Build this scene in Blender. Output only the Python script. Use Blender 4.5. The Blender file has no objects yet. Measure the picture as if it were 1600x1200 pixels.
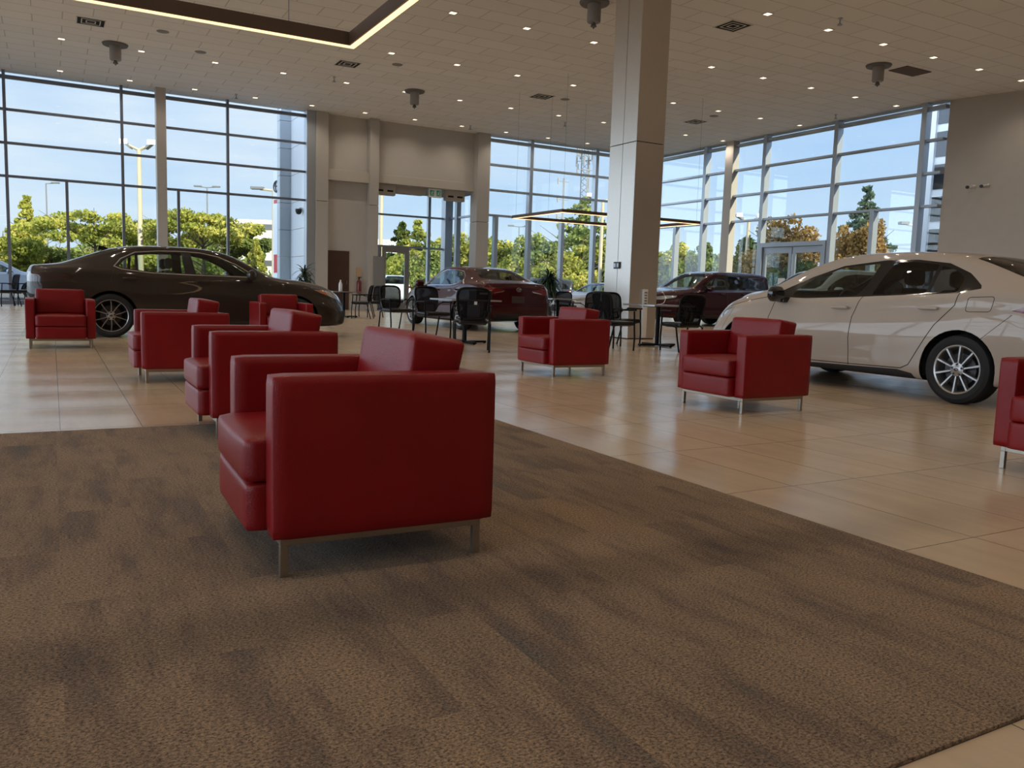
import bpy, bmesh, math, random
import numpy as np
from mathutils import Vector, Matrix
random.seed(7)
rng = np.random.default_rng(7)
PI = math.pi
SC = bpy.context.scene
COL = SC.collection
# ------------------------------------------------------------------ camera
F_PX, PITCH, ROLL, YAW, CAM_H = 1292.63, 0.111718379, 0.0318660882, 0.508207409, 0.9
fw = Vector((math.sin(YAW)*math.cos(PITCH), math.cos(YAW)*math.cos(PITCH), -math.sin(PITCH)))
r0 = Vector((math.cos(YAW), -math.sin(YAW), 0)); u0 = r0.cross(fw)
cr = math.cos(ROLL)*r0 + math.sin(ROLL)*u0; cu = -math.sin(ROLL)*r0 + math.cos(ROLL)*u0
cam_data = bpy.data.cameras.new('camera'); cam = bpy.data.objects.new('camera', cam_data); COL.objects.link(cam)
cam_data.sensor_width = 36; cam_data.lens = F_PX/1600*36; cam_data.clip_end = 2000; cam_data.clip_start = .02
M = Matrix(((cr.x, cu.x, -fw.x, 0), (cr.y, cu.y, -fw.y, 0), (cr.z, cu.z, -fw.z, CAM_H), (0, 0, 0, 1)))
cam.matrix_world = M
SC.camera = cam
# ------------------------------------------------------------------ colour management, world, sun
vs = SC.view_settings
vs.view_transform = 'Standard'; vs.look = 'None'; vs.gamma = 1; vs.use_curve_mapping = False; vs.exposure = 0.0
SC.cycles.use_denoising = True
SC.cycles.max_bounces = 7; SC.cycles.diffuse_bounces = 4; SC.cycles.glossy_bounces = 4
SC.cycles.transparent_max_bounces = 16; SC.cycles.transmission_bounces = 4
SC.cycles.sample_clamp_indirect = 4
SC.cycles.caustics_reflective = False; SC.cycles.caustics_refractive = False
W = bpy.data.worlds.new('world'); SC.world = W; W.use_nodes = True
nt = W.node_tree; nt.nodes.clear()
def N(nt, t, **k):
    n = nt.nodes.new(t)
    for a, b in k.items():
        if a.startswith('_'): n.inputs[a[1:].replace('_', ' ')].default_value = b
        else: setattr(n, a, b)
    return n
out = N(nt, 'ShaderNodeOutputWorld'); bg = N(nt, 'ShaderNodeBackground'); tc = N(nt, 'ShaderNodeTexCoord')
sep = N(nt, 'ShaderNodeSeparateXYZ'); nt.links.new(tc.outputs['Generated'], sep.inputs[0])
rmp = N(nt, 'ShaderNodeValToRGB'); nt.links.new(sep.outputs['Z'], rmp.inputs[0])
cr_ = rmp.color_ramp
cr_.elements[0].position = 0.0; cr_.elements[0].color = (.66, .78, .88, 1)
cr_.elements[1].position = 1.0; cr_.elements[1].color = (.13, .29, .68, 1)
for p_, c_ in ((.07, (.56, .72, .90, 1)), (.18, (.40, .60, .89, 1)), (.40, (.25, .46, .86, 1))):
    e = cr_.elements.new(p_); e.color = c_
mp = N(nt, 'ShaderNodeMapping'); mp.inputs['Scale'].default_value = (1.2, 1.2, 5.5); mp.inputs['Location'].default_value = (3.1, .4, .3)
nz = N(nt, 'ShaderNodeTexNoise', _Scale=1.6, _Detail=7.0, _Roughness=.58)
nt.links.new(tc.outputs['Generated'], mp.inputs[0]); nt.links.new(mp.outputs[0], nz.inputs['Vector'])
cmap = N(nt, 'ShaderNodeMapRange'); cmap.inputs[1].default_value = .36; cmap.inputs[2].default_value = .62; cmap.inputs[4].default_value = .8
nt.links.new(nz.outputs[0], cmap.inputs[0])
mixw = N(nt, 'ShaderNodeMix', data_type='RGBA'); mixw.inputs[7].default_value = (.80, .86, .93, 1)
cm_ = N(nt, 'ShaderNodeMapRange'); cm_.inputs[1].default_value = .25; cm_.inputs[2].default_value = .85; cm_.inputs[3].default_value = 1.0; cm_.inputs[4].default_value = .25; nt.links.new(sep.outputs['X'], cm_.inputs[0])
cx_ = N(nt, 'ShaderNodeMath', operation='MULTIPLY'); nt.links.new(cmap.outputs[0], cx_.inputs[0]); nt.links.new(cm_.outputs[0], cx_.inputs[1]); nt.links.new(cx_.outputs[0], mixw.inputs[0]); nt.links.new(rmp.outputs[0], mixw.inputs[6])
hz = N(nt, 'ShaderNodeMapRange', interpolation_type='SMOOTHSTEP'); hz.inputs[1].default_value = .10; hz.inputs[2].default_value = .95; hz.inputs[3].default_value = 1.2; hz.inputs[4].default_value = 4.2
neg = N(nt, 'ShaderNodeMath', operation='MULTIPLY'); neg.inputs[1].default_value = -1.0; nt.links.new(sep.outputs['X'], neg.inputs[0])   # extra brightness and whitening added to the unseen left sky to light the hall
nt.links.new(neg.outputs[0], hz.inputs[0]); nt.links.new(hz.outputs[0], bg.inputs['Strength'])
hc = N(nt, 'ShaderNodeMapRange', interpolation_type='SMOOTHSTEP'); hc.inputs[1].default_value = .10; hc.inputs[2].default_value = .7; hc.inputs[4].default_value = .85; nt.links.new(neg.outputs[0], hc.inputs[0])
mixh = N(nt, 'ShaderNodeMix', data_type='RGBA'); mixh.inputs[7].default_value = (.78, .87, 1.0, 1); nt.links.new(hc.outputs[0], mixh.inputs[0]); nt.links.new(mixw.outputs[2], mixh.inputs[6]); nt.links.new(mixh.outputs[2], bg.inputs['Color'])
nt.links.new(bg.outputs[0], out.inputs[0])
sun_d = bpy.data.lights.new('sun', 'SUN'); sun_d.energy = 8.5; sun_d.color = (1.0, .86, .62); sun_d.angle = math.radians(.6)
sun = bpy.data.objects.new('sun', sun_d); COL.objects.link(sun)
sdir = Vector((.30, -.95, .50)).normalized()          # towards the sun: behind the building, to the right
sun.rotation_euler = sdir.to_track_quat('Z', 'Y').to_euler()
# ------------------------------------------------------------------ materials
MATS = {}
def mat(name, col=(.5, .5, .5), rough=.5, metal=0., spec=.5, coat=0., coat_r=.05, emit=None, estr=1., noise=0., nscale=20., bump=0., bscale=60., sheen=0.):
    if name in MATS: return MATS[name]
    m = bpy.data.materials.new(name); m.use_nodes = True; t = m.node_tree; b = t.nodes['Principled BSDF']
    b.inputs['Base Color'].default_value = (*col, 1); b.inputs['Roughness'].default_value = rough
    b.inputs['Metallic'].default_value = metal; b.inputs['Specular IOR Level'].default_value = spec
    b.inputs['Coat Weight'].default_value = coat; b.inputs['Coat Roughness'].default_value = coat_r
    if sheen: b.inputs['Sheen Weight'].default_value = sheen
    if emit: b.inputs['Emission Color'].default_value = (*emit, 1); b.inputs['Emission Strength'].default_value = estr
    c = N(t, 'ShaderNodeTexCoord')
    if noise or True:
        n = N(t, 'ShaderNodeTexNoise', _Scale=nscale, _Detail=4.0); t.links.new(c.outputs['Object'], n.inputs['Vector'])
        r = N(t, 'ShaderNodeMapRange'); k = max(noise, .02)
        r.inputs[1].default_value = .3; r.inputs[2].default_value = .7; r.inputs[3].default_value = 1-k; r.inputs[4].default_value = 1+k
        t.links.new(n.outputs[0], r.inputs[0])
        x = N(t, 'ShaderNodeMix', data_type='RGBA', blend_type='MULTIPLY'); x.inputs[0].default_value = 1; x.inputs[6].default_value = (*col, 1)
        t.links.new(r.outputs[0], x.inputs[7]); t.links.new(x.outputs[2], b.inputs['Base Color'])
    if bump:
        n2 = N(t, 'ShaderNodeTexNoise', _Scale=bscale, _Detail=3.0); t.links.new(c.outputs['Object'], n2.inputs['Vector'])
        bp = N(t, 'ShaderNodeBump', _Strength=bump, _Distance=.01); t.links.new(n2.outputs[0], bp.inputs['Height'])
        t.links.new(bp.outputs[0], b.inputs['Normal'])
    MATS[name] = m; return m
def glass(name, tint, gloss=1.0, rough=0.0):
    if name in MATS: return MATS[name]
    m = bpy.data.materials.new(name); m.use_nodes = True; t = m.node_tree; t.nodes.clear()
    o = N(t, 'ShaderNodeOutputMaterial'); a = N(t, 'ShaderNodeBsdfTransparent'); a.inputs[0].default_value = (*tint, 1)
    g = N(t, 'ShaderNodeBsdfGlossy'); g.inputs['Roughness'].default_value = rough
    f = N(t, 'ShaderNodeLayerWeight', _Blend=.5); pw = N(t, 'ShaderNodeMath', operation='POWER'); pw.inputs[1].default_value = 5
    mu = N(t, 'ShaderNodeMath', operation='MULTIPLY_ADD'); mu.inputs[1].default_value = .92*gloss; mu.inputs[2].default_value = .075*gloss   # Schlick, same from both sides
    x = N(t, 'ShaderNodeMixShader'); t.links.new(f.outputs['Facing'], pw.inputs[0]); t.links.new(pw.outputs[0], mu.inputs[0]); t.links.new(mu.outputs[0], x.inputs[0])
    t.links.new(a.outputs[0], x.inputs[1]); t.links.new(g.outputs[0], x.inputs[2]); t.links.new(x.outputs[0], o.inputs[0])
    MATS[name] = m; return m
def setmat(o, m):
    o.data.materials.clear(); o.data.materials.append(m)
# ------------------------------------------------------------------ object helpers
def tag(o, label=None, cat=None, group=None, kind=None):
    if label: o['label'] = label
    if cat: o['category'] = cat
    if group: o['group'] = group
    if kind: o['kind'] = kind
    return o
def thing(name, label, cat, loc=(0, 0, 0), rz=0., group=None):
    o = bpy.data.objects.new(name, None); COL.objects.link(o); o.empty_display_size = .1
    o.location = loc; o.rotation_euler = (0, 0, rz)
    return tag(o, label, cat, group)
def obj(name, bm, m, parent=None, smooth=False, loc=None, rot=None):
    me = bpy.data.meshes.new(name)
    if isinstance(bm, bmesh.types.BMesh): bm.to_mesh(me); bm.free()
    else: me.from_pydata(*bm); me.update()
    if m is not None:
        for q in (m if isinstance(m, (list, tuple)) else [m]): me.materials.append(q)
    if smooth:
        me.polygons.foreach_set('use_smooth', [True]*len(me.polygons))
        if smooth != 'all':
            try: me.set_sharp_from_angle(angle=math.radians(38))
            except Exception: pass
    o = bpy.data.objects.new(name, me); COL.objects.link(o)
    if parent: o.parent = parent
    if loc: o.location = loc
    if rot: o.rotation_euler = rot
    return o
def struct(name, bm, m, parent=None, smooth=False, loc=None):
    o = obj(name, bm, m, parent, smooth, loc)
    if not parent: o['kind'] = 'structure'
    return o
def dup(root, loc=None, rz=None, label=None, group=None):
    r = root.copy(); COL.objects.link(r)
    if loc is not None: r.location = loc
    if rz is not None: r.rotation_euler = (0, 0, rz)
    if label: r['label'] = label
    if group: r['group'] = group
    for ch in list(root.children):
        c = ch.copy(); COL.objects.link(c); c.parent = r
        for g in list(ch.children):
            d = g.copy(); COL.objects.link(d); d.parent = c
    return r
def B(): return bmesh.new()
def box(bm, x0, x1, y0, y1, z0, z1, bev=0., seg=2):
    v = [bm.verts.new((x, y, z)) for z in (z0, z1) for y in (y0, y1) for x in (x0, x1)]
    fs = [bm.faces.new([v[i] for i in q]) for q in ((0, 2, 3, 1), (4, 5, 7, 6), (0, 1, 5, 4), (2, 6, 7, 3), (0, 4, 6, 2), (1, 3, 7, 5))]
    if bev:
        es = list({e for f in fs for e in f.edges})
        bmesh.ops.bevel(bm, geom=es, offset=bev, segments=seg, profile=.5, affect='EDGES')
    return v
def boxb(*a, **k):
    bm = B(); box(bm, *a, **k); return bm
def tube(bm, pts, r, n=8, cap=True):
    pts = [Vector(p) for p in pts]; rings = []
    rs = r if isinstance(r, (list, tuple)) else [r]*len(pts)
    prev = None
    for i, p in enumerate(pts):
        d = (pts[min(i+1, len(pts)-1)] - pts[max(i-1, 0)]).normalized()
        if prev is None: a = d.cross(Vector((0, 0, 1)) if abs(d.z) < .9 else Vector((1, 0, 0))).normalized()
        else: a = (prev - d*prev.dot(d)).normalized()
        prev = a; b = d.cross(a)
        rings.append([bm.verts.new(p + rs[i]*(math.cos(2*PI*k/n)*a + math.sin(2*PI*k/n)*b)) for k in range(n)])
    for i in range(len(pts)-1):
        for k in range(n): bm.faces.new((rings[i][k], rings[i+1][k], rings[i+1][(k+1) % n], rings[i][(k+1) % n]))
    if cap: bm.faces.new(rings[0][::1]); bm.faces.new(rings[-1][::-1])
    return bm
def lathe(bm, prof, n=32, axis='z', o=(0, 0, 0), cap=True):
    """prof: list of (r, h) from bottom to top"""
    rings = []
    for r, h in prof:
        ring = []
        for k in range(n):
            a = 2*PI*k/n; c, s = r*math.cos(a), r*math.sin(a)
            p = (c, s, h) if axis == 'z' else ((c, h, s) if axis == 'y' else (h, c, s))
            ring.append(bm.verts.new((p[0]+o[0], p[1]+o[1], p[2]+o[2])))
        rings.append(ring)
    for i in range(len(rings)-1):
        for k in range(n): bm.faces.new((rings[i][k], rings[i][(k+1) % n], rings[i+1][(k+1) % n], rings[i+1][k]))
    if cap and prof[0][0] > 1e-4: bm.faces.new(rings[0][::-1])
    if cap and prof[-1][0] > 1e-4: bm.faces.new(rings[-1])
    bmesh.ops.remove_doubles(bm, verts=[v for r in (rings[0], rings[-1]) for v in r], dist=1e-6)
    bmesh.ops.recalc_face_normals(bm, faces=bm.faces[:])
    return bm
def prism(bm, poly, a0, a1, axis='y'):
    """extrude a 2-D polygon along an axis. axis y: poly in (x,z); axis x: poly in (y,z); axis z: poly in (x,y)"""
    def P(p, a): return (p[0], a, p[1]) if axis == 'y' else ((a, p[0], p[1]) if axis == 'x' else (p[0], p[1], a))
    v0 = [bm.verts.new(P(p, a0)) for p in poly]; v1 = [bm.verts.new(P(p, a1)) for p in poly]; n = len(poly)
    fs = [bm.faces.new(v0), bm.faces.new(v1[::-1])]
    for i in range(n): fs.append(bm.faces.new((v0[i], v1[i], v1[(i+1) % n], v0[(i+1) % n])))
    bmesh.ops.recalc_face_normals(bm, faces=fs)
    return bm
def pillow(x0, x1, y0, y1, z0, z1, puff=.02, r=.03, n=8, fn=None):
    """rounded, slightly puffed cushion"""
    bm = B(); 
    cx, cy, cz = (x0+x1)/2, (y0+y1)/2, (z0+z1)/2; h = Vector(((x1-x0)/2, (y1-y0)/2, (z1-z0)/2))
    bmesh.ops.create_cube(bm, size=2); bmesh.ops.subdivide_edges(bm, edges=bm.edges[:], cuts=n, use_grid_fill=True)
    for v in bm.verts:
        p = v.co.copy(); q = Vector([math.copysign(abs(c)**.55, c) if abs(c) < 1 else c for c in p])
        s = Vector((q.x*h.x, q.y*h.y, q.z*h.z))
        inner = Vector([max(-(h[i]-r), min(h[i]-r, s[i])) for i in range(3)])
        d = s-inner
        if d.length > 1e-6: s = inner + d.normalized()*r*min(1, max(abs(d[i]) for i in range(3))/r)
        for i in range(3):
            j, k = (i+1) % 3, (i+2) % 3
            if abs(q[i]) > .999: s[i] += math.copysign(puff*(1-q[j]**2)*(1-q[k]**2), q[i])
        v.co = Vector((cx, cy, cz))+s
        if fn: v.co = fn(v.co)
    bmesh.ops.recalc_face_normals(bm, faces=bm.faces[:])
    return bm
def ordinal(i): return ['first', 'second', 'third', 'fourth', 'fifth', 'sixth', 'seventh', 'eighth', 'ninth', 'tenth', 'eleventh', 'twelfth', 'thirteenth', 'fourteenth'][i]
# ------------------------------------------------------------------ room materials
def floor_mat():
    m = bpy.data.materials.new('porcelain_tile'); m.use_nodes = True; t = m.node_tree; b = t.nodes['Principled BSDF']
    g = N(t, 'ShaderNodeNewGeometry'); s = N(t, 'ShaderNodeSeparateXYZ'); t.links.new(g.outputs['Position'], s.inputs[0])
    TX, TY = .4445, .9155
    def mth(op, a, b_=None, c=None):
        n = N(t, 'ShaderNodeMath', operation=op)
        for i, q in enumerate((a, b_, c)):
            if q is None: continue
            if isinstance(q, (int, float)): n.inputs[i].default_value = q
            else: t.links.new(q, n.inputs[i])
        return n.outputs[0]
    u = mth('DIVIDE', mth('SUBTRACT', s.outputs['X'], .022), TX); v = mth('DIVIDE', mth('SUBTRACT', s.outputs['Y'], .955), TY)
    fu, fv = mth('FRACT', u), mth('FRACT', v); iu, iv = mth('FLOOR', u), mth('FLOOR', v)
    du = mth('MULTIPLY', mth('MINIMUM', fu, mth('SUBTRACT', 1., fu)), TX); dv = mth('MULTIPLY', mth('MINIMUM', fv, mth('SUBTRACT', 1., fv)), TY)
    d = mth('MINIMUM', du, dv); joint = mth('LESS_THAN', d, .0022)
    cmb = N(t, 'ShaderNodeCombineXYZ'); t.links.new(iu, cmb.inputs[0]); t.links.new(iv, cmb.inputs[1])
    wn = N(t, 'ShaderNodeTexWhiteNoise', noise_dimensions='3D'); t.links.new(cmb.outputs[0], wn.inputs[0])
    # linear veining along the length of each tile, offset per tile
    mpv = N(t, 'ShaderNodeMapping'); mpv.inputs['Scale'].default_value = (9, 1.1, 1)
    add = N(t, 'ShaderNodeVectorMath', operation='MULTIPLY_ADD'); t.links.new(wn.outputs['Color'], add.inputs[0]); add.inputs[1].default_value = (40, 40, 40)
    t.links.new(g.outputs['Position'], add.inputs[2]); t.links.new(add.outputs[0], mpv.inputs[0])
    vn = N(t, 'ShaderNodeTexNoise', _Scale=1.0, _Detail=6.0, _Roughness=.62); t.links.new(mpv.outputs[0], vn.inputs['Vector'])
    f1 = mth('ADD', mth('MULTIPLY', mth('SUBTRACT', vn.outputs[0], .5), .40), mth('ADD', mth('MULTIPLY', wn.outputs['Value'], .10), .95))
    cm = N(t, 'ShaderNodeMix', data_type='RGBA', blend_type='MULTIPLY'); cm.inputs[0].default_value = 1; cm.inputs[6].default_value = (.50, .385, .265, 1)
    t.links.new(f1, cm.inputs[7])
    cj = N(t, 'ShaderNodeMix', data_type='RGBA'); t.links.new(joint, cj.inputs[0]); t.links.new(cm.outputs[2], cj.inputs[6]); cj.inputs[7].default_value = (.13, .095, .07, 1)
    t.links.new(cj.outputs[2], b.inputs['Base Color'])
    rn = N(t, 'ShaderNodeTexNoise', _Scale=6.0, _Detail=5.0); t.links.new(g.outputs['Position'], rn.inputs['Vector'])
    t.links.new(mth('ADD', mth('MULTIPLY', rn.outputs[0], .10), .165), b.inputs['Roughness'])
    b.inputs['Specular IOR Level'].default_value = .5
    # slightly cupped tiles, so that every tile catches the windows in a band of its own
    cup = mth('MULTIPLY', mth('COSINE', mth('MULTIPLY', fv, 2*PI)), -.0028)
    wv = N(t, 'ShaderNodeTexNoise', _Scale=1.0, _Detail=3.0); mw = N(t, 'ShaderNodeMapping'); mw.inputs['Scale'].default_value = (1.5, 6, 1)
    t.links.new(g.outputs['Position'], mw.inputs[0]); t.links.new(mw.outputs[0], wv.inputs['Vector'])
    hh = mth('ADD', cup, mth('MULTIPLY', wv.outputs[0], .0012)); hh = mth('SUBTRACT', hh, mth('MULTIPLY', joint, .001))
    bp = N(t, 'ShaderNodeBump', _Strength=1.0, _Distance=1.0); t.links.new(hh, bp.inputs['Height']); t.links.new(bp.outputs[0], b.inputs['Normal'])
    return m
def carpet_mat():
    m = bpy.data.materials.new('carpet_tile'); m.use_nodes = True; t = m.node_tree; b = t.nodes['Principled BSDF']
    g = N(t, 'ShaderNodeNewGeometry')
    def noise(sc, scale, det=4., rough=.6, off=(0, 0, 0)):
        mp = N(t, 'ShaderNodeMapping'); mp.inputs['Scale'].default_value = sc; mp.inputs['Location'].default_value = off
        n = N(t, 'ShaderNodeTexNoise', _Scale=scale, _Detail=det, _Roughness=rough)
        t.links.new(g.outputs['Position'], mp.inputs[0]); t.links.new(mp.outputs[0], n.inputs['Vector']); return n.outputs[0]
    def ramp(src, els):
        r = N(t, 'ShaderNodeValToRGB'); r.color_ramp.elements[0].position = els[0][0]; r.color_ramp.elements[0].color = (*els[0][1], 1)
        r.color_ramp.elements[1].position = els[-1][0]; r.color_ramp.elements[1].color = (*els[-1][1], 1)
        for p, c in els[1:-1]:
            e = r.color_ramp.elements.new(p); e.color = (*c, 1)
        t.links.new(src, r.inputs[0]); return r.outputs[0]
    # plank pattern: colour wanders in long streaks along the plank, restarts per plank
    br = N(t, 'ShaderNodeTexBrick'); mpb = N(t, 'ShaderNodeMapping'); mpb.inputs['Rotation'].default_value = (0, 0, PI/2)
    br.inputs['Scale'].default_value = 1; br.inputs['Brick Width'].default_value = 1.0; br.inputs['Row Height'].default_value = .25; br.inputs['Mortar Size'].default_value = 0
    br.inputs['Color1'].default_value = (0, 0, 0, 1); br.inputs['Color2'].default_value = (1, 1, 1, 1); br.offset = .5
    t.links.new(g.outputs['Position'], mpb.inputs[0]); t.links.new(mpb.outputs[0], br.inputs['Vector'])
    add = N(t, 'ShaderNodeVectorMath', operation='MULTIPLY_ADD'); t.links.new(br.outputs['Color'], add.inputs[0]); add.inputs[1].default_value = (9, 5, 0); t.links.new(g.outputs['Position'], add.inputs[2])
    mp = N(t, 'ShaderNodeMapping'); mp.inputs['Scale'].default_value = (5.0, 1.1, 1); t.links.new(add.outputs[0], mp.inputs[0])
    st = N(t, 'ShaderNodeTexNoise', _Scale=1.0, _Detail=6.0, _Roughness=.65); t.links.new(mp.outputs[0], st.inputs['Vector'])
    c1 = ramp(st.outputs[0], [(.30, (.105, .090, .068)), (.42, (.165, .108, .070)), (.52, (.225, .152, .092)), (.66, (.25, .165, .096))])
    big = noise((1, .5, 1), 1.3); f = N(t, 'ShaderNodeMapRange'); f.inputs[1].default_value = .35; f.inputs[2].default_value = .65; f.inputs[3].default_value = .85; f.inputs[4].default_value = 1.12
    t.links.new(big, f.inputs[0])
    x1 = N(t, 'ShaderNodeMix', data_type='RGBA', blend_type='MULTIPLY'); x1.inputs[0].default_value = 1; t.links.new(c1, x1.inputs[6]); t.links.new(f.outputs[0], x1.inputs[7])
    vo = N(t, 'ShaderNodeTexVoronoi', _Scale=1.0); mv = N(t, 'ShaderNodeMapping'); mv.inputs['Scale'].default_value = (150, 170, 150)
    t.links.new(g.outputs['Position'], mv.inputs[0]); t.links.new(mv.outputs[0], vo.inputs['Vector'])
    sp = noise((1, 1.35, 1), 115., 3., .8); q = N(t, 'ShaderNodeMapRange'); q.inputs[1].default_value = .33; q.inputs[2].default_value = .64; q.inputs[3].default_value = .12; q.inputs[4].default_value = 1.62
    t.links.new(sp, q.inputs[0])
    x2 = N(t, 'ShaderNodeMix', data_type='RGBA', blend_type='MULTIPLY'); x2.inputs[0].default_value = 1; t.links.new(x1.outputs[2], x2.inputs[6]); t.links.new(q.outputs[0], x2.inputs[7])
    t.links.new(x2.outputs[2], b.inputs['Base Color']); b.inputs['Roughness'].default_value = .95; b.inputs['Specular IOR Level'].default_value = .1
    b.inputs['Sheen Weight'].default_value = .08
    bp = N(t, 'ShaderNodeBump', _Strength=.7, _Distance=.006); t.links.new(sp, bp.inputs['Height']); t.links.new(bp.outputs[0], b.inputs['Normal'])
    return m
def ceiling_mat():
    m = bpy.data.materials.new('acoustic_tile'); m.use_nodes = True; t = m.node_tree; b = t.nodes['Principled BSDF']
    g = N(t, 'ShaderNodeNewGeometry'); mp = N(t, 'ShaderNodeMapping'); mp.inputs['Location'].default_value = (.25, .3, 0)
    br = N(t, 'ShaderNodeTexBrick'); br.offset = .5; br.inputs['Scale'].default_value = 1; br.inputs['Brick Width'].default_value = 1.28; br.inputs['Row Height'].default_value = .645
    br.inputs['Mortar Size'].default_value = .012; br.inputs['Mortar Smooth'].default_value = .1
    br.inputs['Color1'].default_value = (.83, .84, .86, 1); br.inputs['Color2'].default_value = (.87, .88, .90, 1); br.inputs['Mortar'].default_value = (.58, .59, .61, 1)
    t.links.new(g.outputs['Position'], mp.inputs[0]); t.links.new(mp.outputs[0], br.inputs['Vector']); t.links.new(br.outputs['Color'], b.inputs['Base Color'])
    b.inputs['Roughness'].default_value = .9
    bp = N(t, 'ShaderNodeBump', _Strength=.6, _Distance=.004); inv = N(t, 'ShaderNodeMath', operation='SUBTRACT'); inv.inputs[0].default_value = 1
    t.links.new(br.outputs['Fac'], inv.inputs[1]); t.links.new(inv.outputs[0], bp.inputs['Height']); t.links.new(bp.outputs[0], b.inputs['Normal'])
    return m
M_WALL = mat('painted_drywall', (.50, .48, .45), .85, noise=.02, nscale=3, bump=.06, bscale=200)
M_WALL2 = mat('grey_paint', (.50, .47, .42), .8, noise=.02, nscale=3)
M_ALU = mat('anodised_aluminium', (.42, .47, .53), .38, metal=.55)
M_ALUD = mat('dark_aluminium', (.20, .23, .30), .35, metal=.5)
M_PANEL = mat('column_cladding', (.64, .60, .55), .34, metal=.75)
M_PIER = mat('pier_cladding', (.47, .45, .42), .5, spec=.4)
M_GAP = mat('joint_shadow', (.02, .02, .02), .9)
M_GLASS = glass('window_glass', (.93, .97, .98), .6)
M_BRONZE = mat('bronze_metal', (.10, .065, .045), .5, metal=.3)
M_WHITE = mat('white_plastic', (.75, .75, .74), .5)
M_BLACK = mat('black_plastic', (.012, .012, .013), .45)
M_DARK = mat('dark_void', (.01, .01, .01), .9)
M_LED = mat('warm_led', (.9, .8, .6), .5, emit=(1., .66, .33), estr=1.9)
M_DL = mat('downlight_lens', (.9, .85, .75), .5, emit=(1., .80, .56), estr=2.2)
# ================================================================== ROOM SHELL
YB, XR, ZC, XL, YN = 30.4, 24.02, 7.08, -13.0, -9.0
ANG = math.radians(14)
XE = XR + (16.34-YN)*math.tan(ANG)            # the right drywall runs out towards the viewer
fl_poly = [(XL, YN), (XE, YN), (XR, 16.34), (XR, YB), (XL, YB)]
struct('floor', prism(B(), fl_poly, -.12, 0, 'z'), floor_mat())
struct('ceiling', prism(B(), [(XL-.2, YN-.2), (XE+.2, YN-.2), (XR+.25, 16.3), (XR+.25, YB+.25), (XL-.2, YB+.25)], ZC, ZC+.25, 'z'), ceiling_mat())
cp = prism(B(), [(-9.0, .955), (1.9, .955), (2.68, .955), (2.68, 5.42), (-9.0, 5.42)], 0.0005, .009, 'z')
tag(obj('carpet', cp, carpet_mat()), 'mottled brown-grey carpet laid in planks in front of the tiled floor', 'carpet')
# hidden sides of the hall, behind and beside the camera
struct('wall_near', boxb(XL, XE, YN-.2, YN, 0, ZC), mat('brown_wall', (.24, .17, .12), .7))
bm = B(); box(bm, XL-.2, XL, YN, YB, 0, .25); 
struct('wall_left', bm, M_WALL)
# slanted drywall at the right
L = 16.34-YN
bm = B(); d = Vector((math.sin(ANG), -math.cos(ANG), 0)); n_ = Vector((math.cos(ANG), math.sin(ANG), 0)); p0 = Vector((XR, 16.34, 0)); p1 = p0+d*(L/math.cos(ANG))
prism(bm, [tuple(p[:2]) for p in (p0, p0+n_*.3, p1+n_*.3, p1)], 0, ZC, 'z')
struct('wall_right', bm, M_WALL)
bm = B(); q0 = p0+d*.0-n_*.015; q1 = p1-n_*.015
prism(bm, [tuple(p[:2]) for p in (q0, p0, p1, q1)], 0, .1, 'z'); struct('baseboard_right', bm, mat('grey_base', (.2, .19, .18), .6))
# two camera housings on the slanted wall
for i, dd in enumerate((1.28, .90)):
    c = p0 + d*dd; 
    t = thing('security_camera', ('left' if i == 1 else 'right')+' one of two small white bullet cameras with black lens on the bare right wall', 'camera', (c.x-.03*n_.x, c.y-.03*n_.y, 4.45), -ANG, 'security cameras on the right wall')
    bm = B(); lathe(bm, [(.05, -.02), (.05, 0)], 16, 'x'); tube(bm, [(0, 0, 0), (-.12, 0, 0), (-.14, .02, -.02)], .022); obj('bracket', bm, M_WHITE, t, True)
    bm = B(); tube(bm, [(-.10, .04, -.02), (-.30, -.06, -.05)], [.045, .055], 16); obj('housing', bm, M_WHITE, t, True)
    bm = B(); tube(bm, [(-.295, -.0575, -.049), (-.33, -.075, -.054)], [.052, .048], 16); obj('lens', bm, M_BLACK, t, True)

def glazing(name, axis, c, a0, a1, full, lower, zt=ZC+.1, rails=(3.93, 4.93, 5.93, 6.89), w=.07, dep=.2, inner=-1, m=M_ALU, hm=None, wide=None, skip_low=()):
    """a curtain wall: axis 'x' = runs along x at y=c; 'y' = runs along y at x=c. frame and glass are children of the window"""
    e = bpy.data.objects.new(name, None); COL.objects.link(e); e['kind'] = 'structure'
    lo, hi = (c-dep, c) if inner < 0 else (c, c+dep)
    def bb(bm, s0, s1, t0, t1, z0, z1, bev=.004):
        if axis == 'x': box(bm, s0, s1, t0, t1, z0, z1)
        else: box(bm, t0, t1, s0, s1, z0, z1)
    for s in full:
        bm = B(); bb(bm, s-w/2, s+w/2, lo, hi, 0, zt); obj('mullion', bm, m, e)
    for s in lower:
        bm = B(); bb(bm, s-w/2, s+w/2, lo+.02, hi, 0, rails[0]); obj('mullion', bm, m, e)
    for z in rails:
        hgt = .11 if z > 6.5 else .075
        bm = B(); bb(bm, a0, a1, lo+.05, hi-.01, z-hgt/2, z+hgt/2); obj('rail', bm, hm or m, e)
    bm = B(); bb(bm, a0, a1, lo+.02, hi, 0, .12); obj('sill', bm, m, e)
    bm = B(); bb(bm, a0, a1, c-.012 if inner < 0 else c, c if inner < 0 else c+.012, .1, zt); obj('glass', bm, M_GLASS, e)
    return e
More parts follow.
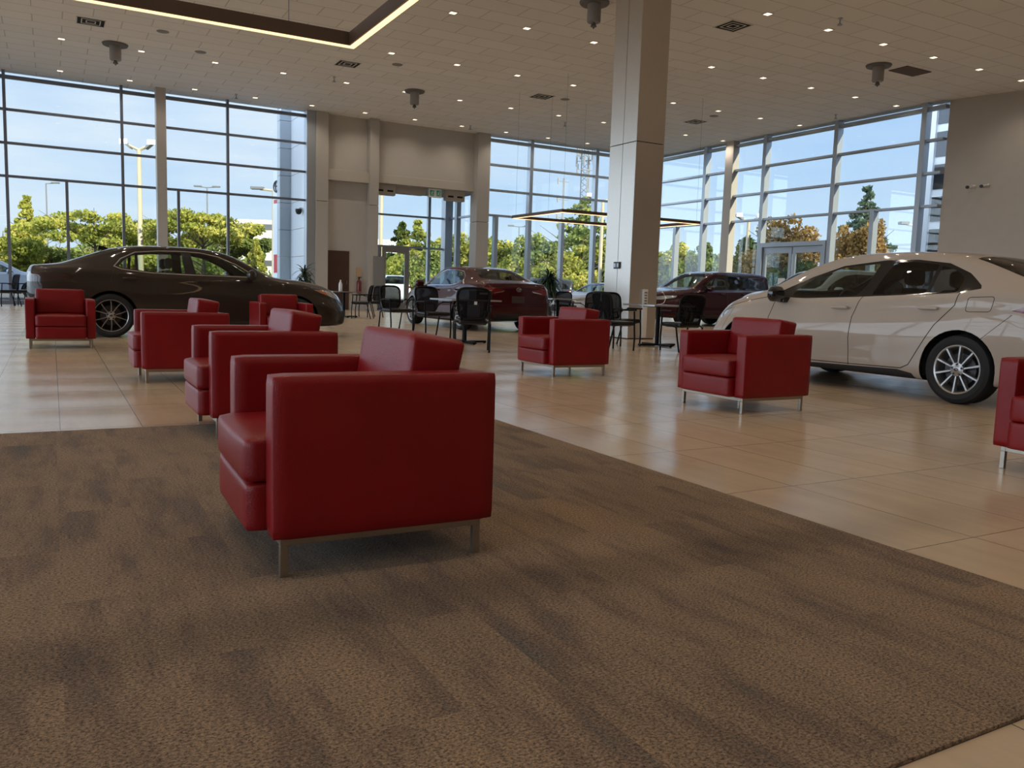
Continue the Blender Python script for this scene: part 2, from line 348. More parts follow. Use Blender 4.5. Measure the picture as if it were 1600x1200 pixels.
# rear wall, left glazing
glazing('window_1', 'x', YB, XL, 8.10, [-10.85, -7.6, -4.36, -1.12, 2.12, 5.41], [-9.2, -6.0, -2.7, .50, 3.81], w=.085, m=M_ALUD, hm=M_ALUD, dep=.16)
struct('trim_1', boxb(3.10, 3.40, YB-.62, YB-.2, 0, ZC, bev=.01), M_PIER)         # white pier in front of the glazing
# left side glazing (out of frame, lights the hall)
glazing('window_2', 'y', XL, YN, YB, [YN+.05+3.28*k for k in range(13)], [], inner=1, m=M_ALUD)
# solid bay and entrance bay
struct('trim_2', boxb(8.10, 8.42, YB-.25, YB+.1, 0, ZC, bev=.01), M_ALU)
bm = B(); box(bm, 8.42, 8.88, YB-.3, YB+.2, 0, 3.92, .008); box(bm, 8.42, 8.88, YB-.3, YB+.2, 3.935, ZC, .008)
struct('wall_rear', bm, M_PIER)
struct('wall_alcove', boxb(8.88, 10.45, YB+.02, YB+.25, 0, ZC), M_WALL)
struct('trim_3', boxb(8.88, 10.45, YB-.22, YB+.02, 4.72, 5.12, bev=.01), M_WALL2)
bm = B(); box(bm, 10.45, 10.80, YB-.3, YB+.25, 0, 3.92, .008); box(bm, 10.45, 10.80, YB-.3, YB+.25, 3.935, ZC, .008)
struct('trim_4', bm, M_PIER)
struct('wall_above_entrance', boxb(10.80, 14.88, YB, YB+.25, 4.95, ZC), M_WALL)
struct('trim_5', boxb(10.80, 14.88, YB-.06, YB+.25, 4.80, 5.12, bev=.01), M_WALL2)
bm = B(); box(bm, 14.88, 15.43, YB-.35, YB+.25, 0, 3.60, .008); box(bm, 14.88, 15.43, YB-.35, YB+.25, 3.615, ZC, .008)
struct('trim_6', bm, M_PIER)
glazing('window_3', 'x', YB, 15.43, XR, [17.40, 20.65, 23.9], [15.85, 19.03, 22.3], w=.15, dep=.26)
# right-hand glazing
glazing('window_4', 'y', XR, 16.34, YB, [30.25, 26.87, 23.58, 20.30, 17.0], [28.61, 18.63], w=.17, dep=.26)
struct('trim_7', boxb(XR-.32, XR, 25.18, 25.62, 0, ZC, bev=.01), M_PIER)
# double door in the right glazing
dr = bpy.data.objects.new('door_1', None); COL.objects.link(dr); dr['kind'] = 'structure'
bm = B(); box(bm, XR-.3, XR, 20.39, 23.49, 2.86, 3.02); box(bm, XR-.3, XR, 23.36, 23.49, 0, 2.86); box(bm, XR-.3, XR, 20.39, 20.50, 0, 2.86)
obj('door_frame', bm, M_ALU, dr)
for i, (a, b_) in enumerate(((20.52, 21.90), (21.96, 23.34))):
    bm = B(); X0, X1 = XR-.22, XR-.16
    box(bm, X0, X1, a, b_, 2.62, 2.84); box(bm, X0, X1, a, b_, .02, .28); box(bm, X0, X1, a, a+.13, .28, 2.62); box(bm, X0, X1, b_-.13, b_, .28, 2.62)
    lf = obj('door_leaf', bm, M_ALU, dr)
    obj('glass', boxb(XR-.195, XR-.185, a+.12, b_-.12, .27, 2.63), M_GLASS, lf)
    hy = b_-.07 if i == 0 else a+.07
    bm = B(); tube(bm, [(X0-.02, hy, .95), (X0-.07, hy, .97), (X0-.07, hy, 1.55), (X0-.02, hy, 1.57)], .014, 8); obj('handle', bm, mat('brushed_steel', (.5, .49, .47), .3, metal=1), lf, True)
def notice(x, y, z, w, h, axis, label):
    if axis == 'x': bm = boxb(x-w/2, x+w/2, y-.002, y, z-h/2, z+h/2)
    else: bm = boxb(x-.002, x, y-w/2, y+w/2, z-h/2, z+h/2)
    o = obj('paper_notice', bm, mat('paper', (.72, .74, .76), .8)); tag(o, label, 'notice', 'paper notices taped to the doors')
notice(XR-.32, 23.43, 1.42, .22, .5, 'y', 'tall paper notice taped on the left jamb of the right double doors')
notice(XR-.23, 22.35, 1.45, .34, .5, 'y', 'greyish paper notice low on the left leaf of the right double doors')
notice(XR-.23, 21.75, 1.5, .34, .5, 'y', 'white paper notice near the middle stile of the right double doors')
# entrance vestibule: glass box beyond the opening
VY = 33.6
struct('floor_vestibule', boxb(10.6, 15.4, YB, VY+.1, -.12, .0), mat('entrance_mat', (.07, .07, .07), .9))
struct('ceiling_vestibule', boxb(10.6, 15.6, YB+.1, VY+.1, 4.86, 5.05), M_WALL2)
struct('wall_vestibule', boxb(10.6, 10.85, YB+.25, VY+.1, 0, 4.9), M_WALL)
glazing('window_5', 'x', VY, 10.85, 15.1, [10.9, 14.3], [13.35], zt=4.9, rails=(2.62, 3.93), w=.12, dep=.18, m=M_ALU)
glazing('window_6', 'y', 15.3, YB+.2, VY, [32.5], [], zt=4.9, rails=(3.93,), w=.22, dep=.2, m=M_ALU)
struct('trim_8', boxb(14.95, 15.3, 33.2, 33.65, 0, 4.9, bev=.01), M_ALU)
d2 = bpy.data.objects.new('door_2', None); COL.objects.link(d2); d2['kind'] = 'structure'
for i, (a, b_) in enumerate(((10.95, 12.1), (12.15, 13.3))):
    Y0, Y1 = VY-.3, VY-.22
    bm = B(); box(bm, a, b_, Y0, Y1, 2.36, 2.58); box(bm, a, b_, Y0, Y1, .02, .26); box(bm, a, a+.15, Y0, Y1, .26, 2.36); box(bm, b_-.15, b_, Y0, Y1, .26, 2.36)
    lf = obj('door_leaf', bm, M_WALL2 if i else M_ALU, d2)
    obj('glass', boxb(a+.14, b_-.14, Y0+.035, Y0+.045, .25, 2.37), M_GLASS, lf)
    bm = B(); tube(bm, [(a+1.05 if i == 0 else a+.08, Y0-.06, .8), (a+1.05 if i == 0 else a+.08, Y0-.06, 1.5)], .015, 8); obj('handle', bm, mat('brushed_steel'), lf, True)
# vestibule fittings
def slot_box(x, label):
    t = thing('air_curtain', label, 'heater', (x, YB+.35, 4.55), 0, 'wall heaters at the top of the entrance opening')
    obj('casing', boxb(-.42, .42, -.12, .12, -.15, .3, bev=.02), M_WALL2, t)
    for s in (-.2, .2): obj('slot', boxb(s-.12, s+.12, -.128, -.118, -.02, .05), M_DARK, t)
slot_box(11.25, 'grey air heater box with two dark slots, left end of the entrance head')
slot_box(14.2, 'grey air heater box with two dark slots, right of the exit sign')
t = thing('exit_sign', 'green and white running-man exit sign hanging in the entrance opening', 'sign', (13.25, YB+.1, 4.62))
obj('sign_box', boxb(-.27, .27, -.04, .04, -.17, .17, bev=.01), M_WHITE, t)
M_EX = mat('exit_green', (.02, .22, .12), .5, emit=(.03, .30, .16), estr=.15)
for s in (-.14, .14): obj('sign_face', boxb(s-.085, s+.085, -.046, -.040, -.11, .11), M_EX, t)
for s in (-.14, .14):
    bm = B(); lathe(bm, [(.001, -.002), (.02, 0)], 10, 'y', (s+.03, -.048, .07)); tube(bm, [(s+.02, -.05, .045), (s-.005, -.05, -.02), (s+.035, -.05, -.05), (s+.03, -.05, -.09)], .012, 6); tube(bm, [(s-.005, -.05, -.02), (s-.05, -.05, -.07)], .012, 6); tube(bm, [(s-.05, -.05, .01), (s+.015, -.05, .03), (s+.06, -.05, .0)], .009, 6)
    obj('pictogram', bm, M_WHITE, t)
bm = B(); box(bm, 11.7, 13.0, YB+.4, YB+.9, 4.55, 4.84, .02); o = obj('ceiling_unit', bm, M_WALL2); tag(o, 'long pale ceiling unit inside the entrance, between the heater box and exit sign', 'air curtain')
# dark brown panel door, extinguisher, plaque
bm = B(); box(bm, 8.92, 9.77, YB-.04, YB+.018, .02, 2.19, .006)
t = thing('panel_door', 'dark brown flush panel standing in the beige alcove behind mesh chairs', 'door', (0, 0, 0)); obj('door_panel', bm, mat('brown_laminate', (.062, .028, .020), .5, noise=.1, nscale=2), t)
obj('handle', boxb(9.66, 9.69, YB-.09, YB-.05, .95, 1.1), mat('brushed_steel'), t)
t = thing('fire_extinguisher', 'red fire extinguisher with a tan top hung on the alcove wall', 'fire extinguisher', (10.14, YB-.1, .62))
bm = B(); lathe(bm, [(.0, 0), (.085, .01), (.09, .03), (.09, .42), (.07, .48), (.03, .52)], 20); obj('cylinder', bm, mat('extinguisher_red', (.16, .01, .01), .3, coat=.5), t, True)
bm = B(); tube(bm, [(0, 0, .5), (0, 0, .6)], .03, 10); box(bm, -.04, .09, -.015, .015, .6, .63); obj('valve', bm, M_BLACK, t)
obj('info_sign', boxb(-.09, .09, .06, .07, .62, .98), mat('tan_sign', (.52, .36, .22), .6), t)
obj('wall_board', boxb(10.62, 11.05, YB-.36, YB-.3, .85, 2.05, bev=.008), mat('grey_board', (.22, .22, .22), .7)).update_tag()
o = bpy.data.objects['wall_board']; tag(o, 'grey upright board hung on the left pier of the entrance', 'board')

# ------------------------------------------------------------------ column in the hall
CX, CY, CW, CD = 10.25, 13.63, .70, .90
t = thing('column', 'large square clad column standing in the middle of the showroom', 'column', (CX, CY, 0))
t['kind'] = 'structure'
g = .006
SZ = [(0.02, 3.94), (3.955, ZC)]
bm = B(); box(bm, .02, CW-.02, .02, CD-.02, 0, ZC); obj('core', bm, M_GAP, t)
for z0, z1 in SZ:
    obj('cladding_panel', boxb(0, CW, 0, .02, z0, z1, bev=.003), M_PANEL, t)
    obj('cladding_panel', boxb(0, CW, CD-.02, CD, z0, z1, bev=.003), M_PANEL, t)
    obj('cladding_panel', boxb(CW-.02, CW, .02, CD-.02, z0, z1), M_PANEL, t)
    obj('cladding_panel', boxb(0, .02, .021, CD*.5-g, z0, z1, bev=.002), M_PANEL, t)
    obj('cladding_panel', boxb(0, .02, CD*.5+g, CD-.021, z0, z1, bev=.002), M_PANEL, t)
t = thing('card_reader', 'small dark twin switch box on the left face of the column', 'switch', (CX-.001, CY+.45, 1.50))
obj('case', boxb(-.03, 0, -.10, .10, -.07, .07, bev=.006), mat('dark_grey_plastic', (.06, .06, .06), .5), t)
for s in (-.05, .05): obj('button', boxb(-.036, -.03, s-.03, s+.03, -.04, .04, bev=.002), M_ALU, t)
t = thing('power_strip', 'tall white outlet strip mounted on the front of the column behind a mesh chair', 'power strip', (CX+.38, CY-.001, 0))
obj('case', boxb(-.06, .06, -.05, 0, .03, 1.02, bev=.008), M_WHITE, t)
for k in range(5): obj('outlet', boxb(-.03, .03, -.054, -.05, .72+k*.055, .75+k*.055), mat('outlet_grey', (.2, .2, .2), .5), t)

# ------------------------------------------------------------------ ceiling fixtures
def in_room(x, y): return XL+.5 < x < (XR if y > 16.34 else XR+(16.34-y)*math.tan(ANG))-.4
SP = bpy.data.lights.new('downlight_lamp', 'SPOT'); SP.energy = 62; SP.color = (1.0, .86, .70); SP.spot_size = math.radians(140); SP.spot_blend = 1.0; SP.shadow_soft_size = .05
dl0 = None
row_name = ['nearest the rear windows', 'second from the rear windows', 'third from the rear windows', 'fourth from the rear windows', 'fifth from the rear windows', 'sixth from the rear windows', 'seventh', 'eighth', 'ninth', 'tenth']
for j in range(10):
    y = 29.35-3.87*j; k_all = []
    for k in range(-6, 14):
        x = .39+1.917*k
        if in_room(x, y): k_all.append(x)
    vis = []
    for x in k_all:
        v = Vector((x, y, ZC-CAM_H)); w = v.dot(fw)
        px = 800+F_PX*v.dot(cr)/w if w > 0 else -1; py = 600-F_PX*v.dot(cu)/w if w > 0 else -1
        vis.append(0 <= px <= 1600 and 0 <= py)
    iv = 0
    for x, q in zip(k_all, vis):
        if not q and (j % 2 == 0 and int(round((x-.39)/1.917)) % 2): continue
        if q: lab = 'square ceiling downlight, %s from left in the row %s' % (ordinal(iv), row_name[j]); iv += 1
        else: lab = 'square ceiling downlight above or behind the viewer, out of the picture'
        if dl0 is None:
            dl0 = thing('ceiling_downlight', lab, 'downlight', (x, y, ZC), 0, 'recessed ceiling downlights')
            bm = B(); 
            for a in ((-.10, .10, -.10, -.075), (-.10, .10, .075, .10), (-.10, -.075, -.075, .075), (.075, .10, -.075, .075)): box(bm, a[0], a[1], a[2], a[3], -.012, 0)
            obj('trim_ring', bm, M_WHITE, dl0); obj('lens', boxb(-.076, .076, -.076, .076, -.006, -.001), M_DL, dl0)
            so = bpy.data.objects.new('lamp', SP); COL.objects.link(so); so.parent = dl0; so.location = (0, 0, -.03)
        else: dup(dl0, (x, y, ZC), 0, lab)
def diffuser(x, y, label, brown=False):
    t = thing('ceiling_diffuser', label, 'vent', (x, y, ZC), 0, 'square supply vents in the ceiling')
    if brown:
        obj('grille', boxb(-.5, .5, -.28, .28, -.02, 0), mat('brown_grille', (.10, .07, .055), .7), t); return
    bm = B()
    for r in (.32, .215, .11):
        for a in ((-r, r, -r, -r+.025), (-r, r, r-.025, r), (-r, -r+.025, -r, r), (r-.025, r, -r, r)): box(bm, *a, -.010, -.004)
    obj('louvre', bm, M_WHITE, t); obj('backing', boxb(-.31, .31, -.31, .31, -.004, -.001), M_DARK, t)
diffuser(1.0, 23.4, 'square louvred ceiling vent at the far left, above the brown-grey car'); diffuser(7.42, 23.37, 'square louvred ceiling vent just right of the glowing light-frame corner')
diffuser(13.8, 23.42, 'square louvred ceiling vent left of the column, above the entrance'); diffuser(13.78, 14.9, 'large square louvred ceiling vent right of the column, nearest the viewer')
diffuser(20.15, 23.4, 'small square louvred ceiling vent above the dark red car'); diffuser(20.21, 14.99, 'plain brown rectangular ceiling grille above the white car', True)
def speaker(x, y, label):
    t = thing('ceiling_speaker', label, 'speaker', (x, y, ZC), 0, 'cylindrical speakers hanging from the ceiling')
    m_ = mat('speaker_grey', (.16, .16, .165), .6)
    bm = B(); lathe(bm, [(.30, -.05), (.32, -.02), (.32, 0)], 28); obj('flange', bm, m_, t, True)
    bm = B(); lathe(bm, [(.0, -.42), (.13, -.42), (.145, -.40), (.145, -.05)], 24); obj('housing', bm, mat('speaker_body', (.30, .30, .31), .5), t, True)
    bm = B(); lathe(bm, [(.0, -.56), (.03, -.52), (.07, -.5), (.03, -.42)], 12); obj('sensor', bm, m_, t, True)
speaker(1.64, 25.16, 'grey cylindrical ceiling speaker at the far left'); speaker(10.18, 25.19, 'grey cylindrical ceiling speaker above the entrance')
speaker(19.09, 15.1, 'grey cylindrical ceiling speaker beside the brown grille'); speaker(10.29, 15.39, 'grey cylindrical ceiling speaker at the top edge, left of the column')
def sprinkler(x, y, label):
    t = thing('sprinkler', label, 'sprinkler', (x, y, ZC), 0, 'small sprinkler heads under the ceiling')
    bm = B(); lathe(bm, [(.05, -.012), (.05, 0)], 14); tube(bm, [(0, 0, 0), (0, 0, -.12)], .018, 8); obj('pipe', bm, M_ALU, t, True)
    bm = B(); lathe(bm, [(0, -.16), (.06, -.15), (.05, -.13), (.02, -.11)], 12); obj('deflector', bm, M_ALU, t, True)
for x, y, l in ((7.53, 25.01, 'sprinkler head below the vent near the light-frame corner'), (14.03, 29.07, 'sprinkler head above the right side of the entrance'), (22.99, 19.71, 'sprinkler head close to the right-hand glazing'), (16.55, 26.35, 'sprinkler head left of the column, above the cell tower'), (5.5, 29.22, 'sprinkler head close to the left rear glazing'), (15.3, 13.19, 'sprinkler head right of the column near the top edge')):
    sprinkler(x, y, l)
bm = B(); 
for i, (x, y) in enumerate(((2.6, 23.2), (3.7, 24.6), (8.6, 22.6), (14.6, 23.3), (20.0, 22.3))):
    o = obj('speaker_grille', lathe(B(), [(.14, -.012), (.15, -.006), (.15, 0)], 20), mat('disc_grey', (.25, .25, .25), .6), None, True, (x, y, ZC))
    tag(o, 'flush round ceiling disc, %s of the five from the left' % ordinal(i), 'ceiling disc', 'flush round discs in the ceiling')
# pendant light frames
def pendant(name, label, cx, cy, hx, hy, z, hgt, wid, wires):
    t = thing(name, label, 'pendant light', (cx, cy, z), 0, 'rectangular pendant light frames')
    for sx, sy, ex, ey in ((-hx, -hy, hx, -hy), (-hx, hy, hx, hy), (-hx, -hy, -hx, hy), (hx, -hy, hx, hy)):
        if sy == ey: a = (sx-wid/2, ex+wid/2, sy-wid/2, sy+wid/2); e = (sx-wid*.32, ex+wid*.32, sy-wid*.32, sy+wid*.32)
        else: a = (sx-wid/2, sx+wid/2, sy+wid/2, ey-wid/2); e = (sx-wid*.32, sx+wid*.32, sy+wid*.4, ey-wid*.4)
        obj('frame_bar', boxb(a[0], a[1], a[2], a[3], 0, hgt), M_BRONZE, t); obj('led_strip', boxb(e[0], e[1], e[2], e[3], -.012, .004), M_LED, t)
    for x, y in wires:
        obj('wire', tube(B(), [(x, y, hgt), (x, y, ZC-z)], .003 if hx < 4 else .005, 5), M_ALUD, t)
pendant('pendant_frame', 'large bronze pendant light frame with glowing underside at the top left', 3.42-6.0, 10.60-4.2, 6.0, 4.2, 3.92, .16, .11, [(5.2, 4.2), (2.9, 4.2), (-2, 4.2), (6, 2.0), (6, -2)])
pendant('pendant_frame', 'slim dark pendant light frame hanging behind the column', 15.45, 21.95, 2.55, 1.45, 3.2, .09, .09, [(-2.5, 1.4), (-2.5, -1.4), (-1.3, 1.4), (0, 1.4), (0, -1.4), (1.3, 1.4), (2.5, 1.4), (2.5, -1.4)])
# ================================================================== RED ARMCHAIRS
def leather():
    m = bpy.data.materials.new('red_leather'); m.use_nodes = True; t = m.node_tree; b = t.nodes['Principled BSDF']
    c = N(t, 'ShaderNodeTexCoord'); n = N(t, 'ShaderNodeTexNoise', _Scale=3.0, _Detail=4.0); t.links.new(c.outputs['Object'], n.inputs['Vector'])
    r = N(t, 'ShaderNodeValToRGB'); r.color_ramp.elements[0].position = .3; r.color_ramp.elements[0].color = (.180, .0028, .0050, 1); r.color_ramp.elements[1].position = .7; r.color_ramp.elements[1].color = (.225, .0040, .0060, 1)
    t.links.new(n.outputs[0], r.inputs[0]); t.links.new(r.outputs[0], b.inputs['Base Color'])
    b.inputs['Roughness'].default_value = .36; b.inputs['Specular IOR Level'].default_value = .38
    v = N(t, 'ShaderNodeTexVoronoi', _Scale=260.0); t.links.new(c.outputs['Object'], v.inputs['Vector'])
    n2 = N(t, 'ShaderNodeTexNoise', _Scale=9.0, _Detail=3.0); t.links.new(c.outputs['Object'], n2.inputs['Vector'])
    ad = N(t, 'ShaderNodeMath', operation='MULTIPLY_ADD'); t.links.new(n2.outputs[0], ad.inputs[0]); ad.inputs[1].default_value = 2.5; t.links.new(v.outputs['Distance'], ad.inputs[2])
    bp = N(t, 'ShaderNodeBump', _Strength=.35, _Distance=.0018); t.links.new(ad.outputs[0], bp.inputs['Height']); t.links.new(bp.outputs[0], b.inputs['Normal'])
    return m
M_RED = leather(); M_PIPE = mat('red_seam', (.10, .004, .005), .5); M_STEEL = mat('satin_steel', (.42, .38, .32), .34, metal=1, noise=.05, nscale=8)
def armchair(loc, rz, label, proto=[]):
    if proto: return dup(proto[0], loc, rz, label)
    t = thing('armchair', label, 'armchair', loc, rz, 'square red leather armchairs'); proto.append(t)
    D, Wd = .365, .39
    for s in (-1, 1):
        y0, y1 = sorted((s*Wd, s*(Wd-.105)))
        bm = pillow(-D, D, y0, y1, .125, .622, .002, .012, 8); obj('armrest', bm, M_RED, t, 'all')
        bm = B()
        for y in (y0+.012, y1-.012): tube(bm, [(D-.012, y, .14), (D-.012, y, .595), (D-.028, y, .6125), (-D+.02, y, .6125)], .0035, 6)
        a = obj('piping', bm, M_PIPE, t, True)
    obj('back_panel', pillow(-D, -D+.11, -Wd+.107, Wd-.107, .125, .612, .002, .012, 8), M_RED, t, 'all')
    w = Wd-.109
    def frontpuff(z0, z1):
        return pillow(-D+.112, D+.058, -w, w, z0, z1, .010, .035, 9)
    bm = pillow(-D+.112, D+.058, -w, w, .126, .282, .004, .018, 9); obj('seat_base', bm, M_RED, t, 'all')
    bm = pillow(-D+.112, D+.062, -w, w, .279, .422, .008, .022, 9); sc_ = obj('seat_cushion', bm, M_RED, t, 'all')
    def lean(v):
        k = (v.z-.43)/.31
        return Vector((v.x - .050*k + .02*(1-k)*(-.065-v.x)/.2, v.y, v.z + .03*k*(v.x+.262)/.2))
    bm = pillow(-.262, -.065, -w+.004, w-.004, .424, .716, .008, .020, 11, lean); bc = obj('back_cushion', bm, M_RED, t, 'all')
    bm = B()
    for a in ((-.335, .335, -.355, -.33), (-.335, .335, .33, .355), (-.335, -.31, -.33, .33), (.31, .335, -.33, .33)): box(bm, *a, .098, .124, .002)
    obj('base_frame', bm, M_STEEL, t)
    for sx in (-1, 1):
        for sy in (-1, 1):
            x0, x1 = sorted((sx*.335, sx*.31)); y0, y1 = sorted((sy*.355, sy*.33))
            obj('leg', boxb(x0, x1, y0, y1, 0.0, .098, bev=.002), M_STEEL, t)
    return t
# the carpet is 9 mm thick: the chair on it stands 9 mm higher
armchair((.93, 2.81, .009), math.radians(178.5), 'large red leather armchair in the foreground, standing on the carpet')
armchair((1.14, 5.26, 0), math.radians(180), 'red leather armchair directly behind the foreground armchair, at the carpet edge')
armchair((1.03, 8.16, 0), math.radians(180), 'third red armchair back in the left row, beside the brown-grey car rear wheel')
armchair((.09, 12.18, 0), math.radians(-90), 'red armchair facing the viewer at the far left, before the brown-grey car tail')
armchair((2.99, 12.55, 0), math.radians(-90), 'red armchair facing the viewer in front of the nose of the brown-grey car')
armchair((5.01, 7.85, 0), math.radians(180), 'red armchair in the middle of the room, left of the column base')
armchair((5.03, 5.08, 0), math.radians(180), 'red armchair right of the column, in front of the white car front wheel')
armchair((4.97, 2.31, 0), math.radians(180), 'red armchair cut off by the right edge of the picture')

# ================================================================== BLACK MESH CHAIRS AND TABLES
M_CH = mat('chair_black', (.004, .004, .0045), .5, spec=.2); M_SEAT = mat('seat_vinyl', (.007, .007, .008), .35, spec=.4, bump=.1, bscale=40)
def mesh_mat():
    m = bpy.data.materials.new('mesh_fabric'); m.use_nodes = True; t = m.node_tree; t.nodes.clear()
    o = N(t, 'ShaderNodeOutputMaterial'); a = N(t, 'ShaderNodeBsdfTransparent'); d = N(t, 'ShaderNodeBsdfDiffuse'); d.inputs[0].default_value = (.012, .011, .012, 1)
    x = N(t, 'ShaderNodeMixShader'); x.inputs[0].default_value = .92
    t.links.new(a.outputs[0], x.inputs[1]); t.links.new(d.outputs[0], x.inputs[2]); t.links.new(x.outputs[0], o.inputs[0]); return m
M_MESH = mesh_mat()
def mesh_chair(loc, rz, label, group, proto=[]):
    rz = math.radians(rz)
    if proto: return dup(proto[0], loc, rz, label, group)
    t = thing('mesh_chair', label, 'chair', loc, rz, group); proto.append(t)
    obj('seat', pillow(-.22, .25, -.245, .245, .405, .475, .008, .022, 8, lambda v: Vector((v.x, v.y*(1-.18*max(0, -v.x)/.22), v.z))), M_SEAT, t, 'all')
    obj('seat_pan', boxb(-.18, .2, -.2, .2, .395, .42, bev=.01), M_CH, t)
    # backrest: wide rounded top, narrower foot, curved in plan
    def bp(a, r=1.):      # closed outline
        c, s = math.cos(a), math.sin(a)
        y = math.copysign(abs(c)**.45, c)*.245*r; zz = math.copysign(abs(s)**.5, s)
        y *= 1 - .16*(1-zz)/2
        z = .70 + zz*.225*r
        x = -.235 - (z-.48)*.20 + .05*(y/.24)**2
        return Vector((x, y, z))
    pts = [bp(2*PI*k/40) for k in range(41)]
    bm = B(); rings = []
    tube(bm, pts, .019, 8, cap=False); bmesh.ops.remove_doubles(bm, verts=bm.verts[:], dist=.002); obj('back_frame', bm, M_CH, t, True)
    bm = B(); cols = []
    for i in range(13):
        u = -1+2*i/12; cols.append([])
        for j in range(11):
            v = -1+2*j/10
            # superellipse square mapping
            a = math.atan2(v, u) if (u or v) else 0; r = max(abs(u), abs(v)); p = bp(a, r) if r > 0 else bp(0, 0)
            cols[-1].append(bm.verts.new(p))
    for i in range(12):
        for j in range(10): bm.faces.new((cols[i][j], cols[i+1][j], cols[i+1][j+1], cols[i][j+1]))
    obj('back_mesh', bm, M_MESH, t, 'all')
    for s in (-1, 1): obj('back_support', tube(B(), [(-.15, s*.16, .43), (-.235, s*.17, .47), (-.262, s*.175, .60)], .013, 8), M_CH, t, True)
    for s in (-1, 1):
        obj('leg', tube(B(), [(.23, s*.255, .0), (.235, s*.26, .22), (.215, s*.265, .44), (.20, s*.268, .64)], .0145, 8), M_CH, t, True)
        obj('leg', tube(B(), [(-.30, s*.245, .0), (-.235, s*.25, .24), (-.20, s*.255, .40), (-.10, s*.26, .435), (.21, s*.262, .43)], .0145, 8), M_CH, t, True)
        ar = obj('armrest', boxb(-.10, .235, s*.27-.026, s*.27+.026, .645, .672, bev=.01), M_CH, t)
        obj('arm_support', tube(B(), [(-.09, s*.268, .65), (-.20, s*.262, .62), (-.24, s*.245, .58)], .010, 8), M_CH, t, True)
    return t
G1, G2, G3, G4, G5 = 'mesh chairs around the centre-left table', 'mesh chairs around the table at the column', 'mesh chairs around the table behind the red sedan', 'mesh chairs at the far left table', 'mesh chairs in front of the brown panel'
mesh_chair((6.15, 16.0, 0), -80, 'black mesh chair nearest the entrance, first from the left in the centre row', G1)
mesh_chair((6.15, 14.15, 0), -85, 'black mesh chair between the entrance-side chair and the large mesh chair, left of the table', G1)
mesh_chair((5.42, 11.0, 0), 66, 'large black mesh chair seen from behind, before the dark red sedan tail', G1)
mesh_chair((7.98, 11.0, 0), 4, 'black mesh chair turned sideways, left of the column table', G2)
mesh_chair((8.86, 11.98, 0), -78, 'black mesh chair against the column left face, behind the sideways chair', G2)
mesh_chair((9.1, 10.62, 0), 84, 'black mesh chair right of the column, in front of the dark red utility car', G2)
mesh_chair((11.67, 17.3, 0), 100, 'black mesh chair just left of the column, seen over the middle red armchair', G3)
mesh_chair((13.0, 20.4, 0), -120, 'black mesh chair behind the far table, beside the silver car nose', G3)
mesh_chair((12.3, 20.9, 0), -60, 'black mesh chair behind the far table, beside the red sedan tail', G3)
mesh_chair((-1.15, 28.3, 0), 200, 'black mesh chair at the far left edge', G4)
mesh_chair((-.72, 28.9, 0), 170, 'second black mesh chair from the left edge', G4)
mesh_chair((-.42, 29.4, 0), 160, 'third black mesh chair from the left edge, next to the brown-grey car tail', G4)
mesh_chair((7.65, 22.6, 0), 150, 'black mesh chair beside the nose of the brown-grey car', G5)
mesh_chair((8.25, 23.6, 0), 190, 'black mesh chair in front of the beige pier, right of the brown panel', G5)
def table(loc, rz, label, sz=.9, proto=[]):
    if proto: return dup(proto[0], loc, math.radians(rz), label)
    t = thing('cafe_table', label, 'table', loc, math.radians(rz), 'square pedestal tables'); proto.append(t)
    h = sz/2
    tp = obj('table_top', boxb(-h, h, -h, h, .715, .742, bev=.004), mat('grey_laminate', (.20, .16, .14), .3, coat=.5), t)
    bm = B()
    for a in ((-h-.002, h+.002, -h-.002, -h), (-h-.002, h+.002, h, h+.002), (-h-.002, -h, -h, h), (h, h+.002, -h, h)): box(bm, *a, .716, .741)
    obj('edge_band', bm, mat('steel_edge', (.55, .55, .55), .3, metal=.8), tp)
    obj('pedestal', tube(B(), [(0, 0, .03), (0, 0, .70)], .038, 16), M_CH, t, True)
    obj('plate', boxb(-.2, .2, -.2, .2, .70, .715), M_CH, t)
    bm = B(); box(bm, -.40, .40, -.035, .035, .012, .045, .005); box(bm, -.035, .035, -.40, .40, .012, .046, .005); 
    for q in ((-.38, 0), (.38, 0), (0, -.38), (0, .38)): lathe(bm, [(.02, 0), (.02, .014)], 10, 'z', (q[0], q[1], 0))
    obj('cross_base', bm, M_CH, t)
    return t
table((6.08, 12.62, 0), 0, 'square pedestal table behind the large mesh chair, before the dark red sedan')
table((9.50, 11.75, 0), 0, 'square pedestal table between the mesh chairs at the column base')
table((11.85, 18.9, 0), 0, 'pale-edged pedestal table right of the dark red sedan tail')
table((7.35, 23.3, 0), 0, 'small pedestal table hidden behind the nose of the brown-grey car')
table((-2.0, 28.6, 0), 0, 'dark table at the far left edge')
# things on tables
t = thing('laptop_box', 'black box with a light top edge on the table behind the large mesh chair', 'box', (6.28, 12.45, .742), .2)
obj('case', boxb(-.17, .17, -.1, .1, 0, .15, bev=.006), M_BLACK, t); obj('lid', boxb(-.165, .165, -.095, .095, .15, .162, bev=.004), mat('grey_lid', (.35, .35, .36), .35), t)
obj('label_plate', boxb(-.10, .10, -.103, -.1, .09, .115), M_WHITE, t)
t = thing('spray_bottle', 'white bottle standing on the small table before the brown panel', 'bottle', (7.2, 23.15, .742))
bm = B(); lathe(bm, [(0, 0), (.05, .0), (.052, .01), (.052, .2), (.03, .26), (.02, .27)], 16); obj('body', bm, M_WHITE, t, True); obj('cap', lathe(B(), [(.022, .27), (.022, .32), (0, .325)], 12), M_WHITE, t, True)
t = thing('charging_cable', 'thin white cable arching up from the table at the column', 'cable', (9.63, 11.95, .742))
